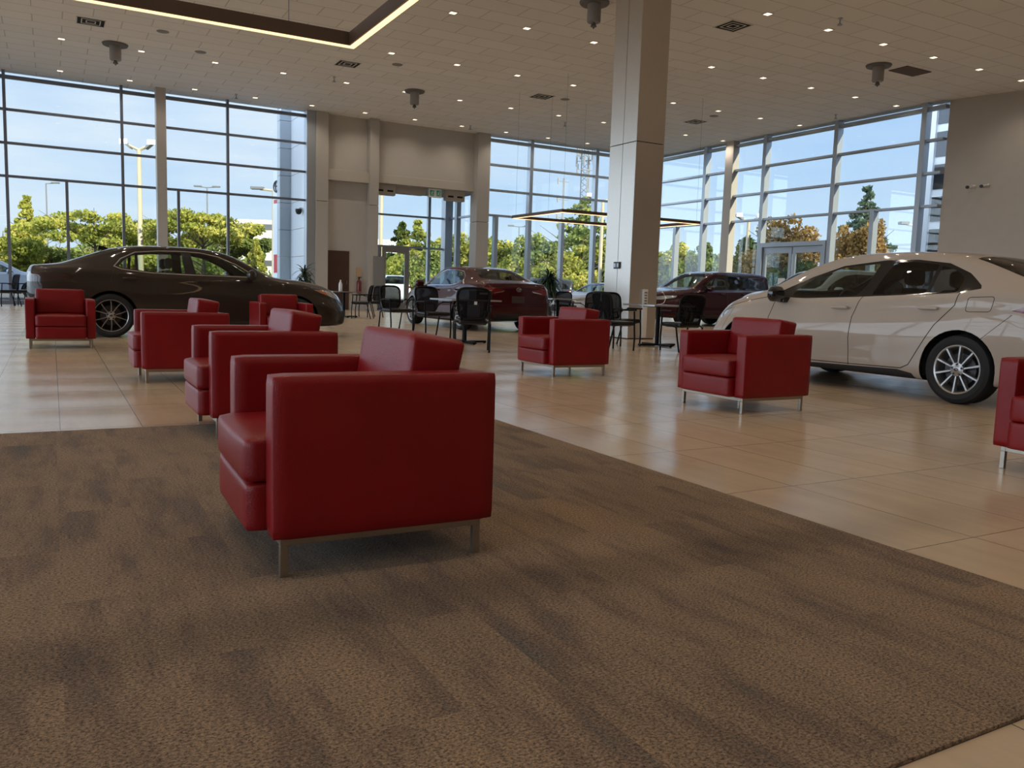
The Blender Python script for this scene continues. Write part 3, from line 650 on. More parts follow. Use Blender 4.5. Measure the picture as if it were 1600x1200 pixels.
obj('cord', tube(B(), [(0, 0, .004), (.08, .0, .01), (.16, .02, .03), (.2, .03, .09), (.19, .03, .16), (.14, .03, .22), (.10, .02, .24)], .004, 6), M_WHITE, t, True)
o = obj('hang_tag', boxb(5.30, 5.345, 10.70, 10.705, .69, .735), M_WHITE); tag(o, 'tiny white tag hanging on the back of the large mesh chair', 'tag')
# ------------------------------------------------------------------ indoor plants
def dracaena(loc, label, n, h, spread, leafm, seed, pot=True):
    rg = random.Random(seed); t = thing('potted_plant', label, 'plant', loc)
    bm = B(); lathe(bm, [(0, 0), (.15, 0), (.19, .35), (.17, .35), (.165, .31), (0, .31)], 20); obj('pot', bm, mat('dark_pot', (.05, .045, .04), .5), t, True)
    bm = B(); tube(bm, [(0, 0, .3), (.02, 0, h*.55), (0, .01, h*.8)], .02, 8); obj('stem', bm, mat('stem_brown', (.10, .07, .04), .8), t, True)
    bm = B()
    for k in range(n):
        a = rg.uniform(0, 2*PI); z0 = rg.uniform(h*.45, h*.8); ln = rg.uniform(.5, 1)*spread; up = rg.uniform(.1, .9)
        prev = None
        for q in range(5):
            f = q/4; r = ln*f; z = z0 + up*ln*f*1.3 - 1.1*ln*f*f*(1.1-up*.7); w = .028*(1-f)**.6*(1+f) + .001
            c = Vector((r*math.cos(a), r*math.sin(a), z)); s = Vector((-math.sin(a), math.cos(a), 0))*w
            cur = (bm.verts.new(c-s), bm.verts.new(c+s))
            if prev: bm.faces.new((prev[0], prev[1], cur[1], cur[0]))
            prev = cur
    obj('leaves', bm, leafm, t)
M_LEAFIN = mat('dark_leaf', (.020, .045, .018), .5)
dracaena((7.62, 28.6, 0), 'spiky dark potted plant in front of the white pillar behind the car nose', 120, 1.75, .55, M_LEAFIN, 3)
dracaena((17.0, 27.8, 0), 'round dark bushy potted plant left of the column by the window', 420, 1.9, .75, M_LEAFIN, 5)
# ================================================================== CARS
def pchip(xs, ys):
    xs = np.array(xs, float); ys = np.array(ys, float); o = np.argsort(xs); xs, ys = xs[o], ys[o]
    h = np.diff(xs); d = np.diff(ys)/h; m = np.zeros(len(xs)); m[0] = d[0]; m[-1] = d[-1]
    for i in range(1, len(xs)-1):
        if d[i-1]*d[i] > 0:
            w1 = 2*h[i]+h[i-1]; w2 = h[i]+2*h[i-1]; m[i] = (w1+w2)/(w1/d[i-1]+w2/d[i])
    def f(x):
        x = min(max(x, xs[0]), xs[-1]); i = min(int(np.searchsorted(xs, x, side='right'))-1, len(xs)-2); i = max(i, 0)
        t = (x-xs[i])/h[i]; return float((2*t**3-3*t*t+1)*ys[i]+(t**3-2*t*t+t)*h[i]*m[i]+(-2*t**3+3*t*t)*ys[i+1]+(t**3-t*t)*h[i]*m[i+1])
    return f
def catmull(P, seg):
    """P list of (y,z), seg list of counts per span"""
    out = []; n = len(P)
    for i in range(n-1):
        p0 = P[max(i-1, 0)]; p1 = P[i]; p2 = P[i+1]; p3 = P[min(i+2, n-1)]
        if i == 0: p0 = (-P[1][0], P[1][1])
        if i == n-2: p3 = (-P[n-2][0], P[n-2][1])
        def kn(a, b): return max(((a[0]-b[0])**2+(a[1]-b[1])**2)**.25, 1e-4)
        t0 = 0; t1 = kn(p0, p1); t2 = t1+kn(p1, p2); t3 = t2+kn(p2, p3)
        for k in range(seg[i]):
            t = t1+(t2-t1)*k/seg[i]; r = []
            for c in (0, 1):
                A1 = (t1-t)/(t1-t0)*p0[c]+(t-t0)/(t1-t0)*p1[c]; A2 = (t2-t)/(t2-t1)*p1[c]+(t-t1)/(t2-t1)*p2[c]; A3 = (t3-t)/(t3-t2)*p2[c]+(t-t2)/(t3-t2)*p3[c]
                B1 = (t2-t)/(t2-t0)*A1+(t-t0)/(t2-t0)*A2; B2 = (t3-t)/(t3-t1)*A2+(t-t1)/(t3-t1)*A3
                r.append((t2-t)/(t2-t1)*B1+(t-t1)/(t2-t1)*B2)
            out.append(tuple(r))
    out.append(P[-1]); return out
def inpoly(a, b, poly):
    c = False; n = len(poly); j = n-1
    for i in range(n):
        xi, yi = poly[i]; xj, yj = poly[j]
        if (yi > b) != (yj > b) and a < (xj-xi)*(b-yi)/(yj-yi)+xi: c = not c
        j = i
    return c
def rounded(poly, r=.03, n=4):
    out = []; m = len(poly)
    for i in range(m):
        p = Vector(poly[i]); a = Vector(poly[i-1])-p; b = Vector(poly[(i+1) % m])-p
        d = min(r, a.length*.45, b.length*.45); pa = p+a.normalized()*d; pb = p+b.normalized()*d
        for k in range(n+1):
            t = k/n; q = pa*(1-t)**2+p*2*t*(1-t)+pb*t*t; out.append((q.x, q.y))
    return out
def strip(pts, w):
    """list of thin quads along a polyline"""
    out = []
    for (x0, y0), (x1, y1) in zip(pts[:-1], pts[1:]):
        d = Vector((x1-x0, y1-y0)).normalized(); n = Vector((-d.y, d.x))*w/2; e = d*w*.3
        out.append([(x0-n.x-e.x, y0-n.y-e.y), (x1-n.x+e.x, y1-n.y+e.y), (x1+n.x+e.x, y1+n.y+e.y), (x0+n.x-e.x, y0+n.y-e.y)])
    return out
AX = {'side': (0, 2), 'rear': (1, 2), 'front': (1, 2), 'top': (0, 1)}
def paint(name, col, rough=.28, metal=.0):
    return mat(name, col, rough, metal=0, coat=.8, coat_r=.03, spec=.05, noise=.01, nscale=2)
M_CGLASS = glass('car_glass', (.72, .80, .77), 1.0); M_PRIV = glass('privacy_glass', (.22, .22, .23), 1.0)
M_TRIM = mat('gloss_black', (.008, .008, .009), .12, coat=.5); M_RUB = mat('tyre_rubber', (.012, .012, .013), .75, bump=.1, bscale=80)
M_LINING = mat('cabin_lining', (.02, .018, .017), .9); M_CHROME = mat('chrome', (.75, .75, .75), .12, metal=1)
M_TAIL = mat('tail_red', (.17, .004, .006), .15, coat=1); M_HEAD = mat('headlamp', (.42, .44, .47), .12, metal=.6, coat=1)
M_MATT = mat('matt_black_plastic', (.015, .015, .016), .65); M_SEATC = mat('car_seat', (.035, .03, .028), .7); M_RIM = mat('alloy_silver', (.46, .45, .44), .3, metal=.85); M_RIMD = mat('alloy_dark', (.02, .02, .02), .3, metal=.6)
def build_body(name, P, paintm, parent):
    f = {k: pchip(*zip(*P[k])) for k in ('zt', 'zs', 'zb', 'zr', 'wm', 'ws', 'wr')}
    x0, x1 = P['x0'], P['x1']
    xs = []
    a = x0
    n1 = 9
    xs += [x0+.16*(1-math.cos(PI/2*k/n1)) for k in range(n1)]
    xs += list(np.linspace(x0+.16, x1-.40, 78))
    xs += [x1-.40+.40*math.sin(PI/2*k/15) for k in range(1, 16)]
    rows = []
    for x in xs:
        zb, zs, zt, zr, wm, ws, wr = (f[k](x) for k in ('zb', 'zs', 'zt', 'zr', 'wm', 'ws', 'wr'))
        zr = min(zr, zt-.004); zm = zb+(zs-zb)*.52
        zbelt = zs
        Q = [(0, zb), (wm-.20, zb), (wm-.045, zb+.012), (wm-.012, zb+.06), (wm-.004, zb+(zm-zb)*.55), (wm, zm+.03), (ws+.022, zs-.13*(zs-zb)/.7), (ws, zs-.035), (ws-.03, zs), (ws-.03+(wr-ws+.03)*.55, zs+(zr-zs)*.56), (wr, zr), (wr*.84, zr+(zt-zr)*.62), (wr*.45, zr+(zt-zr)*.93), (0, zt)]
        ring = catmull(Q, [2, 2, 2, 3, 6, 6, 4, 2, 6, 6, 3, 4, 4])
        rows.append([(x, y, z) for y, z in ring])
    bm = B(); nj = len(rows[0]); L_, R_ = [], []
    for r in rows:
        l = [bm.verts.new(p) for p in r]; L_.append(l)
        R_.append([l[j] if j in (0, nj-1) else bm.verts.new((r[j][0], -r[j][1], r[j][2])) for j in range(nj)])
    for i in range(len(rows)-1):
        for j in range(nj-1):
            bm.faces.new((L_[i][j], L_[i][j+1], L_[i+1][j+1], L_[i+1][j])); bm.faces.new((R_[i][j], R_[i+1][j], R_[i+1][j+1], R_[i][j+1]))
    for l, r in ((L_[0], R_[0]), (L_[-1], R_[-1])):
        for j in range(nj-1):
            vv = [l[j], r[j], r[j+1], l[j+1]]; vv = [v for i, v in enumerate(vv) if v not in vv[:i]]
            if len(vv) > 2:
                try: bm.faces.new(vv)
                except ValueError: pass
    bmesh.ops.recalc_face_normals(bm, faces=bm.faces[:])
    if sum(fc.normal.z*(fc.calc_center_median().z-.6) for fc in bm.faces) < 0: bmesh.ops.reverse_faces(bm, faces=bm.faces[:])
    # features: (part name, axis, list of polygons, filter(centre, normal), material, split sides)
    for ft in P['features']:
        a_, b_ = AX[ft[1]]
        for poly in ft[2]:
            n = len(poly); lo = (min(p[0] for p in poly)-.03, min(p[1] for p in poly)-.03); hi = (max(p[0] for p in poly)+.03, max(p[1] for p in poly)+.03)
            pool = [fc for fc in bm.faces if lo[0] < (c := fc.calc_center_median())[a_] < hi[0]+.0 and lo[1] < c[b_] < hi[1] and ft[3](c, fc.normal)]
            pool = set(pool) | {g for fc in pool for e in fc.edges for g in e.link_faces}
            for i in range(n):
                p, q = poly[i], poly[(i+1) % n]; d = Vector((q[0]-p[0], q[1]-p[1]))
                if d.length < 1e-6: continue
                no = [0, 0, 0]; no[a_], no[b_] = -d.y, d.x; co = [0, 0, 0]; co[a_], co[b_] = p
                l0 = min(p[0], q[0])-.004; h0 = max(p[0], q[0])+.004; l1 = min(p[1], q[1])-.004; h1 = max(p[1], q[1])+.004
                sel = []
                for fc in pool:
                    if not fc.is_valid: continue
                    ca = [v.co[a_] for v in fc.verts]; cb = [v.co[b_] for v in fc.verts]
                    if max(ca) >= l0 and min(ca) <= h0 and max(cb) >= l1 and min(cb) <= h1: sel.append(fc)
                if not sel: continue
                geo = list({v for fc in sel for v in fc.verts}) + list({e for fc in sel for e in fc.edges}) + sel
                r = bmesh.ops.bisect_plane(bm, geom=geo, dist=1e-5, plane_co=co, plane_no=no)
                pool |= {g for g in r['geom'] if isinstance(g, bmesh.types.BMFace)}
                pool |= {g for e in r['geom_cut'] if isinstance(e, bmesh.types.BMEdge) for g in e.link_faces}
    bm.normal_update(); bm.faces.ensure_lookup_table()
    groups = {}
    for fc in bm.faces:
        c = fc.calc_center_median(); key = ('body', 0)
        for ft in P['features']:
            if ft[3](c, fc.normal):
                aa, bb_ = c[AX[ft[1]][0]], c[AX[ft[1]][1]]
                if any(inpoly(aa, bb_, poly) for poly in ft[2]): key = (ft[0], (1 if c.y > 0 else -1) if ft[5] else 0)
        groups.setdefault(key, []).append(fc)
    vn = {v: v.normal.copy() for v in bm.verts}
    mats = {ft[0]: ft[4] for ft in P['features']}; mats['body'] = paintm
    made = {}
    seams = groups.pop(('seam', 0), [])
    def mk(nm, faces, mm, extra=()):
        vi = {}; vs_ = []; fs = []; nn = []; mi = []
        for k, fl in enumerate((faces, extra)):
            for fc in fl:
                idx = []
                for v in fc.verts:
                    if v not in vi: vi[v] = len(vs_); vs_.append(v.co[:]); nn.append(vn[v])
                    idx.append(vi[v])
                fs.append(idx); mi.append(k)
        me = bpy.data.meshes.new(nm); me.from_pydata(vs_, [], fs); me.materials.append(mm)
        if extra: me.materials.append(M_GAP)
        me.polygons.foreach_set('material_index', mi); me.polygons.foreach_set('use_smooth', [True]*len(fs)); me.update()
        me.normals_split_custom_set_from_vertices(nn)
        o = bpy.data.objects.new(nm, me); COL.objects.link(o); o.parent = parent; return o
    lin = []
    for (nm, side), faces in groups.items():
        if nm == 'cut': continue
        mm = mats[nm]
        made[(nm, side)] = mk(nm, faces, paintm if mm == 'paint' else mm, seams if nm == 'body' else ())
        if mm == 'paint' or nm == 'body': lin += [fc for fc in faces if fc.calc_center_median().z > .25]
    # lining a little inside the skin
    vi = {}; vs_ = []; fs = []
    for fc in lin:
        idx = []
        for v in fc.verts:
            if v not in vi: vi[v] = len(vs_); vs_.append(tuple(v.co-vn[v]*.018))
            idx.append(vi[v])
        fs.append(idx[::-1])
    me = bpy.data.meshes.new('cabin_lining'); me.from_pydata(vs_, [], fs); me.materials.append(M_LINING); me.update()
    o = bpy.data.objects.new('cabin_lining', me); COL.objects.link(o); o.parent = parent
    bm.free(); return made
def wheel(parent, x, y, s, R, rimR, style, w=.215):
    """wheel centred at x, outer face at y; s = +1 left side / -1 right side"""
    zc = R
    bm = B(); prof = [(rimR-.005, -.0), (rimR+.01, .012), (R-.045, .018), (R-.012, .0), (R, -.03), (R, -w+.03), (R-.012, -w), (R-.05, -w-.01), (rimR, -w)]
    lathe(bm, [(r, s*h) for r, h in prof], 56, 'y', (x, y, zc), False); ty = obj('tyre', bm, M_RUB, parent, True)
    rim = obj('rim', lathe(B(), [(r, s*h) for r, h in [(rimR-.035, -w*.8), (rimR-.03, -.03), (rimR-.018, -.004), (rimR-.006, .002), (rimR+.003, .0), (rimR+.001, -.02), (rimR-.02, -w*.8)]], 56, 'y', (x, y, zc), False), M_RIM if style != 'twin' else M_RIMD, ty, True)
    bm = lathe(B(), [(0.0, s*-.06), (.15, s*-.062), (.15, s*-.09), (0, s*-.09)], 40, 'y', (x, y, zc)); obj('brake_disc', bm, mat('disc_steel', (.07, .065, .065), .45, metal=.8), ty, True)
    bm = lathe(B(), [(0.0, s*-.10), (rimR-.02, s*-.105), (rimR-.02, s*-.12), (0, s*-.12)], 40, 'y', (x, y, zc)); obj('wheel_back', bm, M_DARK, ty, True)
    if style == 'twin': obj('rim_lip', lathe(B(), [(rimR-.010, s*.001), (rimR-.004, s*.006), (rimR+.002, s*.002)], 56, 'y', (x, y, zc), False), M_RIM, ty, True)
    bm = B(); nsp = 10
    for k in range(nsp):
        if style == 'twin': base = 2*PI*(k//2)/5; a = base+(.19 if k % 2 else -.19)+PI/2; a_in = base+(.42 if k % 2 else -.42)*.5+PI/2
        else: a = 2*PI*k/nsp+PI/2+.08; a_in = a
        if style == 'twin': a = 2*PI*k/nsp+PI/2; a_in = a+(.10 if k % 2 else -.10)
        w0, w1 = (.018, .014) if style == 'twin' else (.020, .030)
        r0_, r1_ = .055, rimR-.012
        def pt(r, ang, off, h): return (x+r*math.cos(ang)-off*math.sin(ang), y+s*h, zc+r*math.sin(ang)+off*math.cos(ang))
        if style == 'twin': hs = ((w0/2, .0), (w1/2*.9, .0))
        v = []
        for r, ang, wd, h in ((r0_, a_in, w0, -.008), ((r0_+r1_)/2, (a+a_in)/2, (w0+w1)/2, -.004), (r1_, a, w1, -.002)):
            v.append([bm.verts.new(pt(r, ang, o_, h+q)) for o_, q in ((-wd/2, -.03), (-wd*.28, .0), (wd*.28, .0), (wd/2, -.03))])
        for i in range(2):
            for j in range(3): bm.faces.new((v[i][j], v[i][j+1], v[i+1][j+1], v[i+1][j]))
    bmesh.ops.recalc_face_normals(bm, faces=bm.faces[:]); obj('spokes', bm, M_RIM, ty, False)
    bm = lathe(B(), [(0, s*.004), (.022, s*.004), (.03, 0), (.062, s*-.006), (.068, s*-.03)], 32, 'y', (x, y, zc)); obj('hub', bm, M_RIM, ty, True)
    bm = B()
    for k in range(5):
        a = 2*PI*k/5+PI/2; lathe(bm, [(.011, s*-.01), (.011, s*.003), (0, s*.004)], 8, 'y', (x+.05*math.cos(a), y, zc+.05*math.sin(a)))
    for e in ((.019, .013), (.008, .013), (.019, .006)):
        pts = [(x+e[0]*math.cos(q*PI/8), y+s*.006, zc+e[1]*math.sin(q*PI/8)) for q in range(17)]; tube(bm, pts, .0018, 5, False)
    obj('wheel_nuts', bm, M_TRIM, ty, True)
def emblem(parent, c, ax, sc=1., m=None, nrm=(-1, 0, 0)):
    """three interlocked rings, as on the tail of the cars"""
    bm = B()
    for (ra, rb, dz) in ((.060, .042, 0), (.022, .041, 0), (.046, .017, .018)):
        pts = []
        for q in range(25):
            a = q*PI/12; u, v = ra*math.cos(a)*sc, rb*math.sin(a)*sc+dz*sc
            pts.append((c[0], c[1]+u, c[2]+v) if ax == 'x' else (c[0]+u, c[1], c[2]+v))
        tube(bm, pts, .005*sc, 6, False)
    obj('emblem', bm, m or M_CHROME, parent, True)
def interior(parent, P):
    wb = P['wb']; s = P.get('seatz', 0); f = 1.
    obj('cabin_floor', boxb(-.3, wb-.35, -.72, .72, .26, .30), M_LINING, parent)
    bm = B(); prism(bm, [(P['dash'], .45), (P['dash']+.55, .45), (P['dash']+.75, .90+s), (P['dash']+.12, .93+s), (P['dash'], .86+s)], -.70, .70, 'y'); obj('dashboard', bm, M_LINING, parent)
    def seat(x, y, w, rear=False):
        t = obj('car_seat', pillow(x-.05, x+.45, y-w/2, y+w/2, .38+s, .56+s, .01, .05, 6), M_SEATC, parent, 'all')
        obj('seat_back', pillow(x-.16, x-.02, y-w/2, y+w/2, .5+s, 1.05+s, .012, .05, 6, lambda v: Vector((v.x-(v.z-.5)*.28, v.y*1., v.z))), M_SEATC, t, 'all')
        for hy in ([y] if not rear else [y-w*.33, y+w*.33]):
            obj('headrest', pillow(x-.30, x-.20, hy-.12, hy+.12, 1.09+s, 1.25+s, .01, .04, 5), M_SEATC, t, 'all')
    xf = P['dash']-.62
    seat(xf, .37, .5); seat(xf, -.37, .5); seat(P.get('rearseat', .25), 0, 1.2, True)
    pts = [(P['dash']-.12+.05*math.sin(a*PI/8), .37+.18*math.cos(a*PI/8), .86+s+.17*math.sin(a*PI/8)) for a in range(17)]
    obj('steering_wheel', tube(B(), pts, .014, 8, False), M_MATT, parent, True)
def wells(parent, P):
    for xw in (0, P['wb']):
        for s in (1, -1):
            bm = B(); r = P['arch']+.004; yo = s*(P['track']-.035); yi = s*(P['track']-.34); n = 26
            a0, a1 = -.25, PI+.25; vo, vi_ = [], []
            for k in range(n+1):
                a = a0+(a1-a0)*k/n; px, pz = xw+r*math.cos(a), P['R']+r*math.sin(a)
                vo.append(bm.verts.new((px, yo, pz))); vi_.append(bm.verts.new((px, yi, pz)))
            for k in range(n): bm.faces.new((vo[k], vo[k+1], vi_[k+1], vi_[k]))
            bm.faces.new(vi_)
            obj('wheel_well', bm, M_MATT, parent)
def circle(cx, cz, r, n=36): return [(cx+r*math.cos(2*PI*k/n), cz+r*math.sin(2*PI*k/n)) for k in range(n)]
SIDE = lambda c, n: abs(c.y) > .42 and abs(n.y) > .25
SIDEW = lambda c, n: abs(c.y) > .42
def make_car(name, label, P, paintm, loc, rz, group=None, style='ten', door_names=('rear_door', 'front_door')):
    t = thing(name, label, 'car', loc, rz, group)
    made = build_body(name, P, paintm, t)
    wells(t, P); interior(t, P)
    for xw in (0, P['wb']):
        for s in (1, -1): wheel(t, xw, s*P['track'], s, P['R'], P['rim'], style)
    for s in (1, -1):
        mx, my, mz = P['mirror']
        bm = pillow(mx-.055, mx+.07, s*my-.12 if s < 0 else s*my-.09, s*my+.09 if s < 0 else s*my+.12, mz-.015, mz+.14, .012, .05, 6, lambda v: Vector((v.x-.12*(abs(v.y)-my), v.y, v.z)))
        mo = obj('mirror', bm, P.get('mirror_mat') or paintm, t, 'all')
        obj('mirror_foot', boxb(mx-.05, mx+.05, min(s*(my-.16), s*(my-.05)), max(s*(my-.16), s*(my-.05)), mz-.03, mz+.03, bev=.01), M_TRIM, mo)
        for i, (hx, hz) in enumerate(P['handles']):
            par = made.get((door_names[i], s), t)
            yy = s*P['handle_y'][i]
            bm = pillow(hx-.10, hx+.10, min(yy, yy+s*.028), max(yy, yy+s*.028), hz-.014, hz+.018, .003, .012, 5); obj('door_handle', bm, P.get('handle_mat') or paintm, par, 'all')
    if P.get('fin'): 
        bm = B(); x_, z_ = P['fin']; prism(bm, [(x_-.10, z_-.02), (x_+.09, z_), (x_-.02, z_+.045), (x_-.09, z_+.055)], -.012, .012, 'y'); obj('antenna_fin', bm, M_TRIM, t)
    return t, made
# --- shape tables (x forward from the rear axle)
def features(P):
    F = []
    R = P['R']; A = P['arch']; wb = P['wb']
    F.append(('trim', 'side', [P['dlo']], lambda c, n: abs(c.y) > .42 and c.z > .88, M_TRIM, True))
    for nm, poly in zip(door_for, P['doors']): F.append((nm, 'side', [poly], lambda c, n: abs(c.y) > .42 and not (inpoly(c.x, c.z, P['dlo'])), 'paint', True))
    for nm, poly, mm in P['windows']: F.append((nm, 'side', [rounded(poly, .025, 3)], lambda c, n: abs(c.y) > .42 and c.z > .85, mm, True))
    F.append(('seam', 'side', P['seams'], lambda c, n: abs(c.y) > .42 and not inpoly(c.x, c.z, P['dlo']), M_GAP, False))
    F.append(('windshield', 'top', [P['wsh']], lambda c, n: c.z > .93 and n.z > .15, M_CGLASS, False))
    F.append(('rear_window', 'top', [P['rwin']], lambda c, n: c.z > .95 and n.z > .12, P.get('rwm', M_PRIV), False))
    F += P.get('extra', [])
    F.append(('rocker', 'side', [P['rocker']], lambda c, n: abs(c.y) > .42 and c.z < .4, M_MATT, True))
    F.append(('cut', 'side', [circle(0, R, A), circle(wb, R, A)], lambda c, n: abs(c.y) > .5, None, False))
    return F
door_for = ('rear_door', 'front_door')
TAILF = lambda c, n: abs(c.y) > .38 and c.x < -.45
P1 = dict(x0=-1.10, x1=3.79, wb=2.825, R=.335, rim=.245, arch=.378, track=.895, dash=1.75, mirror=(2.06, .99, .955), handles=[(.27, .905), (1.36, .895)], handle_y=[.905, .905], fin=(-.02, 1.365),
 zt=[(-1.10, .98), (-1.05, 1.07), (-.9, 1.085), (-.67, 1.12), (-.47, 1.19), (-.19, 1.30), (.08, 1.385), (.4, 1.43), (.8, 1.447), (1.1, 1.445), (1.4, 1.43), (1.65, 1.395), (1.85, 1.335), (2.05, 1.25), (2.25, 1.14), (2.5, 1.02), (2.6, .995), (2.9, .975), (3.2, .93), (3.45, .86), (3.62, .78), (3.74, .69), (3.79, .60)],
 zs=[(-1.10, .90), (-1.0, .985), (-.7, 1.03), (-.3, 1.045), (0, 1.045), (.3, 1.02), (.6, .995), (1.15, .98), (2.0, .96), (2.5, .93), (2.9, .885), (3.3, .80), (3.6, .68), (3.74, .58), (3.79, .52)],
 zr=[(-1.10, .94), (-1.0, 1.05), (-.67, 1.085), (-.47, 1.14), (-.19, 1.24), (.08, 1.32), (.4, 1.385), (.8, 1.41), (1.1, 1.41), (1.4, 1.395), (1.65, 1.355), (1.85, 1.29), (2.05, 1.19), (2.25, 1.08), (2.5, .985), (2.9, .945), (3.3, .87), (3.6, .74), (3.74, .63), (3.79, .56)],
 zb=[(-1.10, .44), (-1.05, .31), (-.8, .24), (-.4, .20), (.5, .175), (2.4, .175), (3.2, .19), (3.6, .20), (3.75, .22), (3.79, .26)],
 wr=[(-1.1, .60), (-1, .70), (-.67, .70), (-.47, .66), (-.19, .60), (.1, .57), (.4, .565), (1.2, .575), (1.65, .585), (1.9, .61), (2.25, .67), (2.5, .72), (2.9, .70), (3.3, .62), (3.6, .50), (3.79, .32)],
 ws=[(-1.10, .66), (-1.04, .76), (-.85, .835), (-.5, .865), (0, .865), (.6, .86), (1.2, .855), (2, .855), (2.5, .865), (3, .84), (3.3, .79), (3.55, .67), (3.7, .54), (3.79, .38)],
 wm=[(-1.10, .72), (-1.04, .81), (-.9, .87), (-.6, .905), (0, .92), (1.4, .91), (2.8, .92), (3.2, .895), (3.45, .83), (3.62, .72), (3.72, .62), (3.79, .48)],
 dlo=[(.06, 1.09), (.16, 1.21), (.37, 1.32), (.71, 1.355), (1.08, 1.365), (1.33, 1.355), (1.6, 1.305), (1.88, 1.19), (2.08, 1.07), (2.14, .99), (1.15, .995), (.61, 1.005), (.37, 1.025), (.16, 1.05)],
 windows=[('rear_quarter_window', [(.12, 1.085), (.2, 1.185), (.36, 1.285), (.36, 1.045), (.2, 1.065)], M_CGLASS), ('rear_side_window', [(.40, 1.04), (.40, 1.295), (.71, 1.33), (1.04, 1.34), (1.08, 1.012), (.62, 1.022)], M_CGLASS), ('front_side_window', [(1.24, 1.01), (1.18, 1.34), (1.34, 1.33), (1.58, 1.285), (1.85, 1.17), (2.02, 1.06), (2.06, 1.005)], M_CGLASS)],
 doors=[[(.06, 1.04), (.0, .88), (.06, .74), (.28, .55), (.40, .40), (.46, .27), (1.14, .26), (1.17, .60), (1.13, 1.0)], [(1.13, 1.0), (1.17, .60), (1.14, .26), (2.22, .25), (2.30, .50), (2.32, .75), (2.20, .985)]],
 rocker=[(.36, .235), (2.48, .225), (2.48, .10), (.36, .10)],
 wsh=[(1.68, -.50), (1.64, 0), (1.68, .50), (2.28, .655), (2.42, .60), (2.52, .3), (2.54, 0), (2.52, -.3), (2.42, -.6), (2.28, -.655)],
 rwin=[(.16, -.50), (.20, 0), (.16, .50), (-.45, .60), (-.56, .45), (-.60, 0), (-.56, -.45), (-.45, -.60)])
P1['seams'] = strip(P1['doors'][0][:6]+[(1.14, .26)]+P1['doors'][0][7:], .008)+strip([(1.14, .26), (2.22, .25), (2.30, .50), (2.32, .75), (2.20, .985)], .008)+strip([(2.35, .93), (2.9, .875), (3.3, .79)], .007)
P1['extra'] = [('window_moulding', 'side', strip(P1['dlo']+P1['dlo'][:1], .014), lambda c, n: abs(c.y) > .42, M_CHROME, True),
 ('tail_light', 'side', [[(-1.2, .97), (-.65, .955), (-.51, .92), (-.6, .87), (-.84, .82), (-1.2, .82)]], lambda c, n: abs(c.y) > .55 and c.x < -.45, M_TAIL, True),
 ('tail_light', 'rear', [[(.34, .925), (.95, .965), (.95, .82), (.60, .83), (.40, .87)], [(-.34, .925), (-.95, .965), (-.95, .82), (-.60, .83), (-.40, .87)]], lambda c, n: c.x < -.80, M_TAIL, True),
 ('lamp_chrome', 'rear', [[(.34, .905), (.60, .855), (.60, .842), (.38, .875)], [(-.34, .905), (-.60, .855), (-.60, .842), (-.38, .875)]], lambda c, n: c.x < -.9, M_CHROME, True),
 ('seam', 'rear', strip([(-.62, .60), (-.58, .82), (-.60, .96)], .008)+strip([(.62, .60), (.58, .82), (.60, .96)], .008)+strip([(-.62, .60), (.62, .60)], .008), lambda c, n: c.x < -.9, M_GAP, False),
 ('number_plate', 'rear', [[(-.16, .79), (.16, .79), (.16, .64), (-.16, .64)]], lambda c, n: c.x < -.9, mat('plate_dark', (.05, .03, .03), .3), False),
 ('rear_valance', 'rear', [[(-.62, .40), (.62, .40), (.5, .2), (-.5, .2)]], lambda c, n: c.x < -.85, M_MATT, False),
 ('headlight', 'side', [[(3.14, .815), (3.45, .80), (3.9, .66), (3.9, .58), (3.62, .645), (3.40, .72)]], lambda c, n: abs(c.y) > .36 and c.x > 3.0, M_HEAD, True),
 ('indicator', 'side', [[(3.14, .81), (3.32, .80), (3.42, .745), (3.36, .73)]], lambda c, n: abs(c.y) > .36 and c.x > 3.0, mat('amber_lens', (.35, .10, .02), .2, coat=1), True),
 ('grille', 'front', [[(-.60, .50), (.60, .50), (.74, .24), (-.74, .24)], [(-.42, .64), (.42, .64), (.46, .60), (-.46, .60)]], lambda c, n: c.x > 3.45, M_MATT, False)]
P1['features'] = features(P1)
